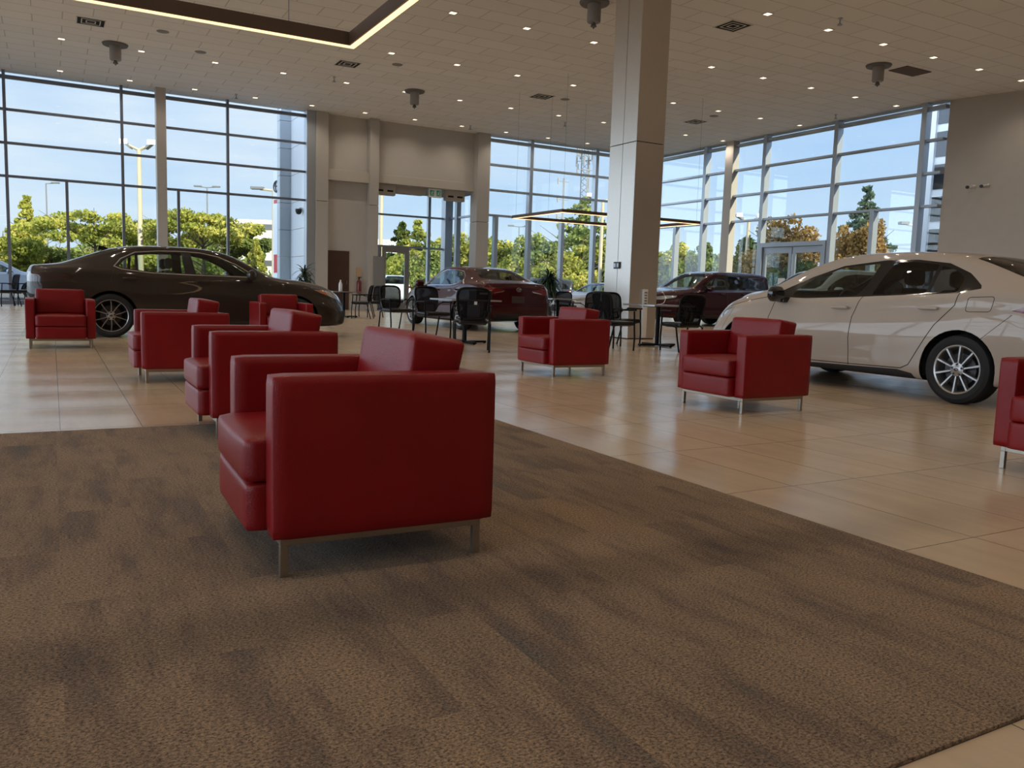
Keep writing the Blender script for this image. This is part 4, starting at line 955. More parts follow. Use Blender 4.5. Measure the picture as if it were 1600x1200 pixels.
P2 = dict(x0=-.99, x1=3.62, wb=2.70, R=.317, rim=.228, arch=.362, track=.868, dash=1.72, mirror=(2.12, .955, .90), handles=[(.33, .865), (1.33, .84)], handle_y=[.87, .87],
 zt=[(-.99, .96), (-.94, 1.055), (-.8, 1.09), (-.55, 1.15), (-.35, 1.22), (-.1, 1.31), (.2, 1.385), (.5, 1.42), (.9, 1.435), (1.3, 1.43), (1.6, 1.40), (1.97, 1.31), (2.24, 1.19), (2.55, 1.035), (2.66, 1.005), (2.85, .97), (3.1, .91), (3.35, .81), (3.5, .72), (3.58, .65), (3.62, .57)],
 zs=[(-.99, .86), (-.9, .965), (-.5, 1.03), (-.1, 1.045), (.1, 1.02), (.63, .985), (1.18, .955), (1.86, .925), (2.39, .925), (2.76, .865), (3.1, .79), (3.35, .69), (3.52, .60), (3.62, .50)],
 zr=[(-.99, .91), (-.9, 1.02), (-.55, 1.09), (-.35, 1.15), (-.1, 1.24), (.2, 1.32), (.5, 1.368), (.9, 1.388), (1.25, 1.38), (1.6, 1.342), (1.97, 1.245), (2.24, 1.13), (2.53, 1.0), (2.8, .935), (3.1, .86), (3.35, .76), (3.52, .655), (3.62, .54)],
 zb=[(-.99, .44), (-.93, .30), (-.7, .22), (-.4, .19), (.5, .18), (2.3, .18), (3.1, .18), (3.5, .19), (3.58, .21), (3.62, .26)],
 wr=[(-.99, .58), (-.9, .68), (-.55, .68), (-.35, .64), (-.1, .59), (.2, .565), (.5, .56), (1.2, .57), (1.6, .58), (1.97, .61), (2.24, .65), (2.53, .70), (2.8, .70), (3.1, .65), (3.4, .53), (3.62, .32)],
 ws=[(-.99, .62), (-.93, .73), (-.75, .80), (-.4, .835), (0, .84), (.6, .835), (1.2, .83), (2, .83), (2.4, .835), (2.8, .82), (3.1, .77), (3.35, .66), (3.5, .54), (3.62, .36)],
 wm=[(-.99, .68), (-.93, .78), (-.8, .84), (-.5, .88), (0, .893), (1.35, .885), (2.7, .893), (3.0, .875), (3.25, .81), (3.42, .70), (3.54, .58), (3.62, .44)],
 dlo=[(2.39, .935), (1.86, .925), (1.18, .955), (.63, .985), (.09, 1.01), (-.12, 1.055), (-.10, 1.085), (.08, 1.20), (.32, 1.295), (.66, 1.335), (1.0, 1.335), (1.51, 1.28), (1.88, 1.16), (2.13, 1.055)],
 windows=[('front_side_window', [(2.06, .945), (1.84, .94), (1.20, .968), (1.12, 1.08), (1.06, 1.30), (1.50, 1.262), (1.83, 1.15), (2.02, 1.04)], M_CGLASS), ('rear_side_window', [(1.02, .975), (.42, 1.01), (.42, 1.285), (.66, 1.31), (.90, 1.315), (.97, 1.15)], M_PRIV), ('rear_quarter_window', [(.38, 1.01), (.10, 1.02), (.10, 1.15), (.22, 1.225), (.38, 1.275)], M_PRIV)],
 doors=[[(.06, 1.02), (.08, .9), (.25, .71), (.40, .46), (.48, .32), (.56, .275), (1.17, .265), (1.19, .54), (1.18, .75), (1.11, .97)], [(1.11, .97), (1.18, .75), (1.19, .54), (1.17, .265), (2.18, .255), (2.28, .45), (2.31, .70), (2.26, .93)]],
 rocker=[(.44, .24), (.60, .265), (2.34, .225), (2.34, .10), (.34, .10)],
 wsh=[(1.66, -.50), (1.60, 0), (1.66, .50), (2.30, .63), (2.46, .60), (2.58, .3), (2.60, 0), (2.58, -.3), (2.46, -.6), (2.30, -.63)],
 rwin=[(.12, -.50), (.16, 0), (.12, .50), (-.44, .61), (-.56, .5), (-.62, 0), (-.56, -.5), (-.44, -.61)],
 handle_mat=None)
P2['seams'] = strip([(.06, 1.02), (.08, .9), (.25, .71), (.40, .46), (.48, .32), (.56, .28), (1.17, .268), (2.18, .258), (2.28, .45), (2.31, .70), (2.24, .93)], .009)+strip([(1.11, .965), (1.18, .75), (1.19, .54), (1.17, .26)], .009)+strip([(2.40, .93), (2.76, .87), (3.1, .80), (3.24, .74)], .008)+strip(rounded([(-.04, .975), (-.28, .985), (-.26, .85), (-.03, .845)], .03, 3)+[(-.04, .96)], .006)+strip([(-.20, .60), (-.45, .83)], .005)+strip([(2.93, .80), (3.02, .66), (3.06, .52)], .006)
P2['extra'] = [('tail_light', 'side', [[(-1.1, .95), (-.56, .91), (-.44, .865), (-.60, .84), (-1.1, .83)]], lambda c, n: abs(c.y) > .55 and c.x < -.4, M_TAIL, True),
 ('tail_light', 'rear', [[(.42, .92), (.95, .95), (.95, .83), (.5, .84)], [(-.42, .92), (-.95, .95), (-.95, .83), (-.5, .84)]], lambda c, n: c.x < -.80, M_TAIL, True),
 ('headlight', 'side', [[(2.95, .80), (3.2, .78), (3.7, .66), (3.7, .58), (3.35, .62), (3.14, .68)]], lambda c, n: abs(c.y) > .34 and c.x > 2.85, M_HEAD, True),
 ('grille', 'front', [[(-.56, .50), (.56, .50), (.70, .22), (-.70, .22)]], lambda c, n: c.x > 3.35, M_MATT, False),
 ('seam', 'rear', strip([(-.5, .7), (-.5, .95)], .008)+strip([(.5, .7), (.5, .95)], .008), lambda c, n: c.x < -.85, M_GAP, False)]
P2['features'] = features(P2)
P3 = dict(x0=-1.12, x1=3.83, wb=2.85, R=.37, rim=.26, arch=.42, track=.935, dash=1.75, seatz=.2, mirror=(2.0, 1.03, 1.10), handles=[(.35, 1.02), (1.35, 1.01)], handle_y=[.945, .945],
 zt=[(-1.12, 1.15), (-1.08, 1.5), (-1.0, 1.66), (-.8, 1.69), (0, 1.73), (.8, 1.73), (1.3, 1.71), (1.6, 1.66), (1.9, 1.53), (2.3, 1.29), (2.55, 1.17), (2.9, 1.13), (3.3, 1.07), (3.6, .98), (3.75, .88), (3.83, .76)],
 zs=[(-1.12, 1.03), (-1.0, 1.13), (0, 1.14), (1.0, 1.11), (2.0, 1.09), (2.5, 1.07), (3.0, 1.0), (3.5, .87), (3.75, .74), (3.83, .66)],
 zr=[(-1.12, 1.09), (-1.08, 1.42), (-1.0, 1.58), (-.8, 1.63), (0, 1.68), (.9, 1.68), (1.3, 1.66), (1.6, 1.6), (1.9, 1.46), (2.3, 1.24), (2.55, 1.13), (2.9, 1.08), (3.3, 1.01), (3.6, .92), (3.75, .82), (3.83, .71)],
 zb=[(-1.12, .48), (-1.05, .33), (-.8, .26), (0, .24), (2.6, .24), (3.4, .25), (3.75, .28), (3.83, .34)],
 wr=[(-1.12, .58), (-1.0, .66), (0, .67), (1.2, .67), (1.6, .68), (1.9, .71), (2.3, .76), (2.55, .79), (3.0, .74), (3.5, .62), (3.83, .4)],
 ws=[(-1.12, .70), (-1.02, .80), (-.8, .87), (0, .905), (1.2, .90), (2.5, .90), (3.1, .86), (3.5, .76), (3.75, .60), (3.83, .46)],
 wm=[(-1.12, .74), (-1.02, .86), (-.8, .93), (0, .965), (1.4, .95), (2.85, .965), (3.3, .93), (3.6, .82), (3.76, .68), (3.83, .54)],
 dlo=[(-.88, 1.20), (-.80, 1.42), (-.4, 1.55), (.3, 1.6), (1.0, 1.6), (1.4, 1.55), (1.8, 1.4), (2.1, 1.23), (2.18, 1.12), (1.0, 1.13), (0, 1.16)],
 windows=[('rear_quarter_window', [(-.82, 1.22), (-.75, 1.40), (-.4, 1.51), (-.05, 1.545), (-.02, 1.185)], M_PRIV), ('rear_side_window', [(.04, 1.18), (.02, 1.55), (.3, 1.57), (.92, 1.57), (1.0, 1.15)], M_PRIV), ('front_side_window', [(1.12, 1.15), (1.05, 1.565), (1.4, 1.515), (1.78, 1.37), (2.02, 1.22), (2.06, 1.14)], M_CGLASS)],
 doors=[[(.0, 1.16), (-.02, .9), (.3, .6), (.45, .34), (1.1, .33), (1.12, .8), (1.06, 1.13)], [(1.06, 1.13), (1.12, .8), (1.1, .33), (2.2, .33), (2.3, .7), (2.18, 1.11)]],
 rocker=[(.40, .33), (2.45, .33), (2.45, .16), (.40, .16)],
 wsh=[(1.68, -.58), (1.64, 0), (1.68, .58), (2.28, .72), (2.42, .68), (2.5, .3), (2.52, 0), (2.5, -.3), (2.42, -.68), (2.28, -.72)],
 rwin=[(-1.0, -.5), (-1.0, .5), (-1.06, .6), (-1.2, .6), (-1.2, -.6), (-1.06, -.6)])
P3['seams'] = strip(P3['doors'][0][:4]+[(1.1, .33)], .009)+strip([(1.06, 1.13), (1.12, .8), (1.1, .33), (2.2, .33), (2.3, .7), (2.18, 1.11)], .009)
P3['extra'] = [('rear_window', 'rear', [[(-.60, 1.50), (.60, 1.50), (.70, 1.20), (-.70, 1.20)]], lambda c, n: c.x < -.98, M_PRIV, False),
 ('tail_light', 'side', [[(-1.2, 1.12), (-.75, 1.08), (-.70, 1.02), (-1.2, .98)]], lambda c, n: abs(c.y) > .5 and c.x < -.6, M_TAIL, True),
 ('tail_light', 'rear', [[(.42, 1.08), (1.0, 1.12), (1.0, .98), (.55, .99)], [(-.42, 1.08), (-1.0, 1.12), (-1.0, .98), (-.55, .99)]], lambda c, n: c.x < -.85, M_TAIL, True),
 ('headlight', 'side', [[(3.2, .92), (3.5, .92), (3.9, .84), (3.9, .76), (3.5, .82), (3.25, .86)]], lambda c, n: abs(c.y) > .4 and c.x > 3.1, M_HEAD, True),
 ('grille', 'front', [[(-.50, .70), (.50, .70), (.62, .38), (-.62, .38)]], lambda c, n: c.x > 3.5, M_MATT, False)]
P3['features'] = features(P3)
PG, PR, PW, PU, PS = paint('brown_grey_paint', (.032, .022, .018), .3, .2), paint('dark_red_paint', (.045, .002, .005), .25, .0), paint('white_paint', (.41, .34, .28), .3), paint('plum_paint', (.032, .003, .009), .25, .05), paint('silver_paint', (.42, .45, .50), .3, .5)
P1['mirror_mat'] = None
grey, mg = make_car('sedan', 'dark brown-grey sedan seen from its side at the left, behind the red armchairs', P1, PG, (.78, 14.92, 0), 0, None, 'twin')
red, mr = make_car('sedan', 'dark red sedan seen from behind in the middle, before the entrance', P1, PR, (8.90, 16.92, 0), math.radians(90))
smk = mat('smoked_lamp', (.03, .008, .008), .12, coat=1)
for c in grey.children:
    if c.name.startswith('tail_light'): setmat(c, smk)
emblem(red, (-1.125, 0, .93), 'x')
for c in list(red.children):
    if c.name.startswith('antenna_fin'): bpy.data.objects.remove(c)
P2['mirror_mat'] = M_TRIM
white, mw = make_car('sedan', 'white sedan seen from its side at the right', P2, PW, (8.07, 4.61, 0), math.radians(90))
suv, ms = make_car('utility_car', 'dark plum-red utility car parked behind the column by the right glazing', P3, PU, (19.6, 20.6, 0), math.radians(184))
# copies with another paint: same meshes, material held by the object
def recar(src, loc, rz, label, paintm, old, group=None, sc=None):
    r = dup(src, loc, math.radians(rz), label, group)
    if sc: r.scale = sc
    for c in [r]+list(r.children)+[g for c in r.children for g in c.children]:
        if c.type != 'MESH': continue
        for i, s in enumerate(c.material_slots):
            if s.material == old: s.link = 'OBJECT'; s.material = paintm
    return r
# ================================================================== OUTSIDE
GZ = -.10
def ground_mat(name, c1, c2, sc):
    m = mat(name, c1, .95, noise=.25, nscale=sc); return m
bm = B(); 
pts = [(-400, YB+.3), (15.5, YB+.3)]
struct('ground', boxb(-500, 500, -300, 600, GZ-.3, GZ-.001), ground_mat('asphalt', (.085, .083, .08), None, 3))
M_GRASS = mat('lawn_green', (.10, .17, .03), .95, noise=.3, nscale=4)
struct('ground_verge', boxb(-90, 22, 62, 130, GZ, GZ+.12), M_GRASS); struct('ground_verge', boxb(60, 120, -10, 90, GZ, GZ+.12), M_GRASS); struct('ground_verge', boxb(22, 60, 66, 130, GZ, GZ+.12), M_GRASS)
struct('sidewalk', boxb(-13, 27, YB+.3, YB+4.2, GZ, GZ+.08), mat('concrete', (.38, .37, .35), .9, noise=.1, nscale=2))
# white clad portal outside the left glazing
M_CLAD = mat('white_cladding', (.72, .75, .80), .3, metal=0, coat=.3)
M_CLAD2 = mat('shaded_cladding', (.42, .47, .52), .4)  # same white cladding, shade of the recessed face put into the colour
t = thing('portal_pillar', 'white panel-clad pillar with dark joints outside the left glazing', 'pillar', (8.2, YB+.15, GZ))
for k in range(8):
    z0, z1 = k*1.03, k*1.03+1.015
    obj('cladding_panel', boxb(0, 1.2, .0, 2.25, z0, z1), M_CLAD, t); obj('cladding_panel', boxb(-.42, 0.8, 2.26, 2.7, z0, z1), M_CLAD2, t)
obj('core', boxb(.02, 1.1, .02, 2.24, 0, 8.2), M_GAP, t)
t = thing('security_camera', 'dark dome camera mounted high on the white pillar outside', 'camera', (8.06, 31.1, 3.62))
obj('dome', lathe(B(), [(0, -.16), (.08, -.13), (.12, -.04), (.12, .05)], 18), M_BLACK, t, True); obj('arm', boxb(0, .12, -.05, .05, -.0, .1), M_WHITE, t)
# building wing outside the right glazing
t = thing('office_wing', 'white outer wall with banded windows outside the far right pane', 'building', (30.5, 21.0, GZ))
obj('wall', boxb(0, 6, -10, 0.6, 0, 12), M_CLAD, t)
for k in range(7):
    w_ = obj('window', boxb(-.04, 0, -8, .16, .5+k*1.25, 1.45+k*1.25), glass('tinted_pane', (.25, .34, .42), 1.0), t)
obj('fin', boxb(-.10, .05, .20, .30, 0, 12), M_CLAD, t)
# trees
def leaf_mat(name, c0, c1, c2):
    m = bpy.data.materials.new(name); m.use_nodes = True; t = m.node_tree; t.nodes.clear()
    o = N(t, 'ShaderNodeOutputMaterial'); g = N(t, 'ShaderNodeNewGeometry'); r = N(t, 'ShaderNodeValToRGB')
    r.color_ramp.elements[0].color = (*c0, 1); r.color_ramp.elements[1].color = (*c2, 1); e = r.color_ramp.elements.new(.55); e.color = (*c1, 1)
    n = N(t, 'ShaderNodeTexNoise', _Scale=.55, _Detail=2.0); t.links.new(g.outputs['Position'], n.inputs['Vector'])
    mx = N(t, 'ShaderNodeMath', operation='MULTIPLY_ADD'); t.links.new(g.outputs['Random Per Island'], mx.inputs[0]); mx.inputs[1].default_value = .55
    ms_ = N(t, 'ShaderNodeMapRange'); ms_.inputs[1].default_value = .35; ms_.inputs[2].default_value = .65; ms_.inputs[4].default_value = .5; t.links.new(n.outputs[0], ms_.inputs[0]); t.links.new(ms_.outputs[0], mx.inputs[2])
    t.links.new(mx.outputs[0], r.inputs[0])
    a = N(t, 'ShaderNodeBsdfDiffuse'); b = N(t, 'ShaderNodeBsdfTranslucent'); x = N(t, 'ShaderNodeMixShader'); x.inputs[0].default_value = .35
    t.links.new(r.outputs[0], a.inputs[0]); t.links.new(r.outputs[0], b.inputs[0]); t.links.new(a.outputs[0], x.inputs[1]); t.links.new(b.outputs[0], x.inputs[2]); t.links.new(x.outputs[0], o.inputs[0]); return m
L_YEL = leaf_mat('leaf_yellow_green', (.11, .15, .035), (.36, .38, .075), (.66, .58, .17)); L_GRN = leaf_mat('leaf_green', (.06, .10, .035), (.21, .27, .075), (.46, .46, .14))
L_RED = leaf_mat('leaf_copper', (.12, .09, .03), (.36, .22, .07), (.50, .34, .13)); L_BLU = leaf_mat('leaf_spruce', (.05, .09, .06), (.13, .19, .13), (.25, .30, .20)); L_DRK = leaf_mat('leaf_dark_green', (.03, .055, .02), (.10, .13, .035), (.26, .26, .07))
M_BARK = mat('bark', (.12, .09, .065), .9, noise=.2, nscale=8)
crown_cache = {}
def crown(kind, seed):
    key = (kind, seed)
    if key in crown_cache: return crown_cache[key]
    rg = np.random.default_rng(seed); blobs = []
    if kind == 'round':
        for k in range(34):
            d = rg.normal(size=3); d /= np.linalg.norm(d); r = rg.uniform(.35, .95); blobs.append((d[0]*r*.85, d[1]*r*.85, .58+d[2]*r*.36, rg.uniform(.13, .27), .7))
    elif kind == 'flat':      # layered spreading crown
        for k in range(36):
            a = rg.uniform(0, 2*PI); r = rg.uniform(.1, 1)**.7; z = .50+.42*rg.random()*(1.05-r*.55); blobs.append((math.cos(a)*r*.9, math.sin(a)*r*.9, z, rg.uniform(.14, .26), .35))
    elif kind == 'cone':
        for lv in range(20):
            z = lv/19.5; R_ = min(.86, (1-z)*1.25+.03)
            for q in range(max(3, int(10*(1-z)+3))):
                a = rg.uniform(0, 2*PI); r = R_*rg.uniform(.25, 1.05); blobs.append((math.cos(a)*r, math.sin(a)*r, .07+z*.90-.04*r+rg.uniform(-.015, .015), .085+.11*(1-z), .24))
    else:                      # bush
        for k in range(26):
            a = rg.uniform(0, 2*PI); r = rg.uniform(0, 1); blobs.append((math.cos(a)*r*.85, math.sin(a)*r*.85, rg.uniform(.12, .8)*(1.1-.5*r), rg.uniform(.16, .3), .8))
    n = 9000; bl = np.array(blobs); w = bl[:, 3]**(1.3 if kind == 'cone' else 2); idx = rg.choice(len(bl), n, p=w/w.sum()); d = rg.normal(size=(n, 3)); d /= np.linalg.norm(d, axis=1)[:, None]
    rad = bl[idx, 3]*rg.uniform(.55, 1.08, n); c = bl[idx, :3]+d*rad[:, None]*np.stack([np.ones(n), np.ones(n), bl[idx, 4]*.75], 1)
    crown_cache[key] = (c, d); return crown_cache[key]
def tree(name, label, kind, x, y, h, rad, lm, seed, trunk=.25, leaf=.17, z0=0.):
    if kind == 'cone': leaf *= 1.3
    t = thing(name, label, 'tree' if name != 'bush' else 'bush', (x, y, GZ)); t['group'] = 'trees and bushes beyond the parking lot'
    c, d = crown(kind, seed % 5); rg = np.random.default_rng(seed+100); n = len(c)
    c = c*np.array([rad, rad, h*(1-z0)])+np.array([0, 0, h*z0]); a = rg.normal(size=(n, 3)); a = a*.7+d*.6; a /= np.linalg.norm(a, axis=1)[:, None]
    u = np.cross(a, rg.normal(size=(n, 3))); u /= np.linalg.norm(u, axis=1)[:, None]; v = np.cross(a, u); s = (leaf*rg.uniform(.6, 1.3, n))[:, None]
    V = np.stack([c-u*s, c+v*s*.65, c+u*s, c-v*s*.65], 1).reshape(-1, 3)
    me = bpy.data.meshes.new('crown'); me.vertices.add(4*n); me.vertices.foreach_set('co', V.ravel()); me.loops.add(4*n); me.loops.foreach_set('vertex_index', np.arange(4*n, dtype=np.int32))
    me.polygons.add(n); me.polygons.foreach_set('loop_start', np.arange(0, 4*n, 4, dtype=np.int32)); me.polygons.foreach_set('loop_total', np.full(n, 4, dtype=np.int32)); me.update(calc_edges=True); me.materials.append(lm)
    o = bpy.data.objects.new('crown', me); COL.objects.link(o); o.parent = t
    bm = B(); r = trunk*.5
    tube(bm, [(0, 0, 0), (.05, 0, h*.3), (-.03, .05, h*.6), (0, 0, h*.88)], [r, r*.8, r*.5, r*.12], 8)
    rr = random.Random(seed)
    for k in range(9):
        a_ = rr.uniform(0, 2*PI); z = h*rr.uniform(.22, .6); q = rad*rr.uniform(.5, .85); tube(bm, [(0, 0, z), (q*.5*math.cos(a_), q*.5*math.sin(a_), z+q*.3), (q*math.cos(a_), q*math.sin(a_), z+q*.55+.2)], [r*.45, r*.25, r*.08], 6)
    obj('trunk', bm, M_BARK, t, True); return t
def ray(px, Wd):
    """ground point seen in direction px at camera depth Wd (metres)"""
    py = 456; d = cr*((px-800)/F_PX) - cu*((py-600)/F_PX) + fw; return d.x*Wd, d.y*Wd
def put(px, top, Wd):      # height of something whose top shows at pixel row top
    hz = 432+.03187*(px-80); return ray(px, Wd)+(CAM_H-GZ+(hz-top)*Wd/F_PX,)
TR = [('tree', 'pointed light green tree at the far left of the rear glazing', 'cone', 46, 303, 62, 2.0, L_YEL, 1), ('tree', 'yellow-green bushy tree cut by the left picture edge', 'round', 8, 352, 60, 3.4, L_YEL, 2),
 ('tree', 'broad yellow-green tree left of the tall two-headed lamp', 'flat', 150, 312, 58, 4.6, L_YEL, 3), ('tree', 'low green tree behind the left pier', 'round', 238, 350, 75, 3.2, L_DRK, 4),
 ('tree', 'wide-spreading yellow-green tree right of the left pier', 'flat', 318, 316, 52, 3.6, L_YEL, 5), ('tree', 'thin green tree right of the wide-spreading one', 'flat', 388, 345, 54, 1.6, L_GRN, 6),
 ('tree', 'small golden young tree before the white building', 'cone', 400, 372, 50, .9, L_YEL, 7), ('bush', 'green bushes low between the left trees', 'bush', 90, 372, 64, 5.5, L_GRN, 8),
 ('bush', 'sunlit bush low beneath the broad tree', 'bush', 205, 378, 66, 4.5, L_YEL, 19),
 ('bush', 'dense hedge behind the trunk of the broad tree', 'bush', 175, 352, 72, 6.0, L_GRN, 31), ('bush', 'dense hedge behind the trunk of the spreading tree', 'bush', 320, 356, 70, 6.0, L_GRN, 32), ('bush', 'hedge at the far left behind the parked car', 'bush', 25, 362, 76, 6.5, L_YEL, 33), ('bush', 'hedge below the pale small tree right of the column', 'bush', 1105, 408, 76, 6.0, L_GRN, 34),
 ('tree', 'left of two fir trees seen through the entrance', 'cone', 627, 346, 70, 2.4, L_DRK, 9), ('tree', 'right and taller of two fir trees seen through the entrance', 'cone', 652, 342, 66, 2.9, L_YEL, 10),
 ('bush', 'yellow-green bush seen through the entrance door', 'bush', 622, 388, 60, 3.2, L_YEL, 11), ('bush', 'green bush seen through the right part of the entrance', 'bush', 672, 384, 58, 3.0, L_GRN, 12),
 ('tree', 'tree seen between the posts right of the entrance', 'round', 712, 360, 60, 2.6, L_YEL, 13), ('tree', 'yellowish thin tree right of the entrance pier', 'round', 786, 374, 58, 2.6, L_YEL, 14),
 ('tree', 'dark green tree left of the tall tree by the cell tower', 'round', 846, 368, 56, 2.9, L_GRN, 15), ('tree', 'tall green tree below the cell tower', 'cone', 908, 306, 60, 5.4, L_GRN, 16),
 ('bush', 'sunlit bush at the foot of the tall tree', 'bush', 880, 392, 52, 3.0, L_YEL, 17), ('tree', 'sunny tree just left of the column', 'round', 930, 372, 56, 2.4, L_YEL, 18),
 ('bush', 'yellow-green bushes behind the rear of the dark red sedan', 'bush', 812, 394, 54, 3.2, L_YEL, 20),
 ('tree', 'yellow-green tree just right of the column', 'round', 1052, 386, 60, 2.4, L_YEL, 21), ('tree', 'leafy green tree above the dark plum-red car', 'round', 1082, 378, 57, 2.5, L_GRN, 22),
 ('tree', 'pale small tree above the middle of the plum-red car', 'round', 1124, 396, 66, 2.2, L_YEL, 23), ('tree', 'dark green tree behind the lamp left of the double doors', 'round', 1178, 372, 50, 2.2, L_DRK, 24),
 ('tree', 'copper-tinged broad tree behind the double doors', 'round', 1236, 341, 44, 3.0, L_RED, 25), ('tree', 'dark green tree low behind the double doors', 'bush', 1248, 392, 40, 3.2, L_DRK, 26),
 ('tree', 'tall blue-green spruce behind the copper maple', 'cone', 1343, 288, 50, 2.5, L_BLU, 27), ('tree', 'orange-brown maple in front of the spruce', 'round', 1338, 336, 46, 2.05, L_RED, 28)]
for nm, lab, kind, px, top, wd, rad, lm, sd in TR:
    x, y, h = put(px, top, wd); tree(nm, lab, kind, x, y, h/ (1.0 if kind == 'cone' else .98), rad, lm, sd, leaf=.125*wd/55)
# lamp posts
M_POLE = mat('pole_beige', (.50, .43, .30), .6); M_POLED = mat('pole_grey', (.16, .17, .18), .5)
M_LAMP = mat('lamp_glow', (.9, .9, .9), .4, emit=(1, 1, .95), estr=3.0)
def post(label, px, top, wd, heads, m, r=.11, lit=False, tilt=0., arm=.8):
    x, y, h = put(px, top, wd); t = thing('lamp_post', label, 'street lamp', (x, y, GZ), -YAW)
    obj('pole', tube(B(), [(0, 0, 0), (0, 0, h-.1)], [r, r*.7], 10), m, t, True)
    for s in heads:
        a = obj('arm', tube(B(), [(0, 0, h-.15), (s*arm*.6, 0, h-.08+tilt*.4)], r*.5, 6), m, t)
        hd = B(); v = box(hd, min(s*arm*.45, s*arm), max(s*arm*.45, s*arm), -.2, .2, h-.10, h+.04, .01); 
        if tilt:
            for q in hd.verts: q.co.z += tilt*(abs(q.co.x)/arm-.45)*1.6
        h_ = obj('lamp_head', hd, M_POLED, t)
        if lit:
            bm = B(); box(bm, min(s*arm*.6, s*arm*1.05), max(s*arm*.6, s*arm*1.05), -.22, -.2, h+.02+tilt*.3, h+.14+tilt*.6); obj('lens', bm, M_LAMP, h_)
post('tall beige lamp post with two bright heads, left of the left pier', 221, 236, 50, (-1, 1), M_POLE, .17, True, .5, 1.0)
post('thin grey lamp post with a single arm at the far left', 77, 288, 90, (1,), M_POLED, .09, False, 0, 1.4)
post('grey lamp post with twin heads behind the spreading tree', 325, 294, 85, (-1, 1), M_POLED, .09, False, 0, 1.3)
post('beige lamp post at the white pylon sign', 428, 297, 48, (-1,), M_POLE, .14, False, 0, 1.3)
post('beige lamp post seen through the left of the entrance', 594, 262, 46, (1,), M_POLE, .13, False, 0, 1.0)
post('grey lamp post with twin flat heads between rear mullions', 808, 354, 95, (-1, 1), M_POLED, .09, False, 0, 1.3)
post('beige lamp post just left of the column', 936, 313, 48, (-1, 1), M_POLE, .13, True, .2, .9)
post('lamp post with two bright heads left of the double doors', 1163, 344, 46, (-1, 1), M_POLE, .12, True, .25, .7)
post('pale lamp post with flat twin heads before the blue sky at the right', 1420, 350, 42, (-1, 1), mat('pole_pale', (.6, .62, .64), .5), .10, False, 0, .75)
# cell tower
x, y, h = put(908, 236, 130); t = thing('cell_tower', 'slim lattice cell tower with antennas above the tall green tree', 'tower', (x, y, GZ), .3)
bm = B(); w_ = .75
for a in range(3):
    p = (w_*math.cos(a*2*PI/3), w_*math.sin(a*2*PI/3)); tube(bm, [(p[0], p[1], 0), (p[0], p[1], h)], .10, 6)
    q = (w_*math.cos((a+1)*2*PI/3), w_*math.sin((a+1)*2*PI/3)); k = 0; z = 2.
    while z < h-.5: tube(bm, [(*p, z), (*q, z+.9)] if k % 2 == 0 else [(*q, z), (*p, z+.9)], .045, 4); z += .9; k += 1
obj('mast', bm, mat('galvanised', (.26, .26, .27), .6), t)
rr = random.Random(4)
for k in range(14):
    a = 2*PI*k/14; z = h-rr.choice((.8, 2.0, 3.4)); r = 1.3+.5*rr.random(); 
    bm = B(); tube(bm, [(0, 0, z), (r*math.cos(a), r*math.sin(a), z)], .06, 5); box(bm, r*math.cos(a)-.11, r*math.cos(a)+.11, r*math.sin(a)-.1, r*math.sin(a)+.1, z-.8, z+.8); obj('antenna', bm, mat('antenna_white', (.30, .30, .31), .5), t)
x, y, h = put(902, 285, 120); t = thing('antenna_mast', 'thin side mast with small antennas beside the cell tower', 'mast', (x-3, y, GZ))
bm = B(); tube(bm, [(0, 0, 0), (0, 0, h)], .14, 6)
for z in (h-.5, h-3, h-5.5): tube(bm, [(-.8, 0, z), (.8, 0, z)], .06, 5); box(bm, -1.0, -.8, -.12, .12, z-.4, z+.4)
obj('pole', bm, mat('galvanised'), t)
# pylon sign with emblem
x, y, h = put(436, 271, 46); t = thing('pylon_sign', 'tall narrow white pylon sign with dark ring emblem beside the white pillar', 'sign', (x, y, GZ), -YAW-.9)
obj('board', boxb(-.55, .55, -.12, .12, 0, h, bev=.03), mat('sign_white', (.62, .66, .72), .4), t)
bm = B()
for (ra, rb, dz) in ((.42, .30, 0), (.155, .29, 0), (.33, .12, .13)):
    tube(bm, [(ra*math.cos(q*PI/12), -.14, h-.85+rb*math.sin(q*PI/12)+dz) for q in range(25)], .035, 6, False)
obj('emblem', bm, mat('sign_dark', (.03, .03, .04), .5), t)
bm = B(); box(bm, -.42, .42, -.13, -.12, h-1.75, h-1.55); box(bm, -.42, .42, -.13, -.12, 1.6, 2.6); obj('red_band', bm, mat('sign_red', (.45, .03, .04), .5), t)
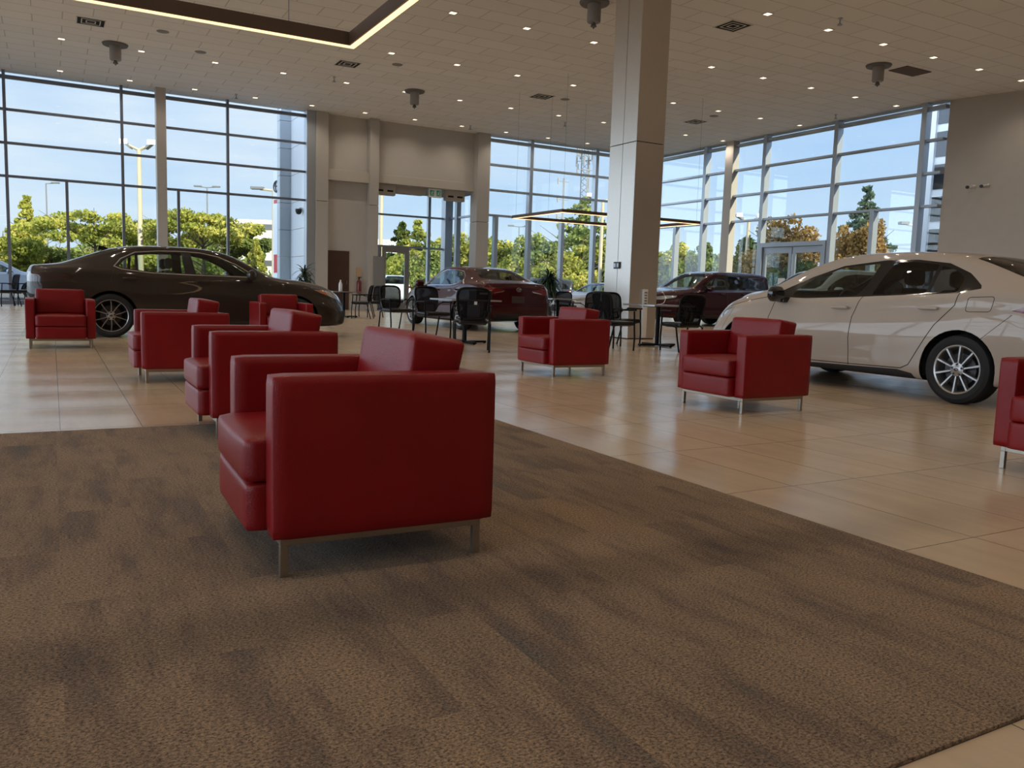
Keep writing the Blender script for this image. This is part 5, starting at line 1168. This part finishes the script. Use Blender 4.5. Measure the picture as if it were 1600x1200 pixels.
# buildings far off
def building(label, px, top, wd, w_, dpt, bands, m, zb=0., rot=0.):
    x, y, h = put(px, top, wd); t = thing('building', label, 'building', (x, y, GZ), -YAW+rot)
    obj('wall', boxb(-w_/2, w_/2, 0, dpt, zb, h), m, t)
    for k in range(bands):
        z = zb+(h-zb)*(k+.45)/bands; obj('window_band', boxb(-w_/2+.3, w_/2-.3, -.05, .02, z, z+(h-zb)/bands*.32), mat('band_glass', (.10, .10, .10), .2), t)
building('long cream building with dark bands right of the spreading tree', 404, 345, 95, 9, 20, 4, mat('cream_render', (.82, .76, .66), .8))
building('low white canopy building seen through the left of the entrance', 585, 375, 80, 7, 10, 1, mat('white_render', (.9, .9, .88), .7), 0.)
building('low brown building far behind the trees left', 180, 400, 140, 60, 10, 1, mat('brick_brown', (.40, .22, .13), .9))
building('small white building above the plum-red car', 1118, 418, 90, 4, 6, 1, mat('white_render'))
# parked cars outside
recar(suv, (-3.6, 41.5, GZ), 2, 'silver-blue utility car parked outside at the far left', PS, PU)
PO = paint('outside_white', (.75, .77, .80), .3); PD = paint('outside_dark', (.03, .035, .045), .25)
x, y = ray(652, 50)[:2]; recar(suv, (x-1.5, y, GZ), 75, 'white utility car with red tail lights outside the entrance door', PO, PU)
x, y = ray(684, 54)[:2]; recar(suv, (x, y, GZ), 80, 'dark utility car parked outside, right of the entrance door', PD, PU)
x, y = ray(862, 44)[:2]; recar(suv, (x, y, GZ), 150, 'dark utility car parked outside above the tail of the red sedan', PD, PU)
x, y = ray(598, 58)[:2]; recar(grey, (x, y, GZ), 100, 'pale blue car parked outside behind the grey wall board', PS, PG)
x, y = ray(700, 58)[:2]; recar(grey, (x+4, y, GZ), 10, 'silver car parked outside, hidden behind the red sedan roof', PS, PG)
x, y = ray(930, 32)[:2]; recar(grey, (x+1.5, y, 0), 196, 'silver sedan in the showroom left of the column, behind the far table', PS, PG, None, (1, 1, .93))
recar(suv, (18.95, 15.1, 0), 180, 'silver utility car mostly hidden, its hood tip showing above the white car hood', PS, PU)
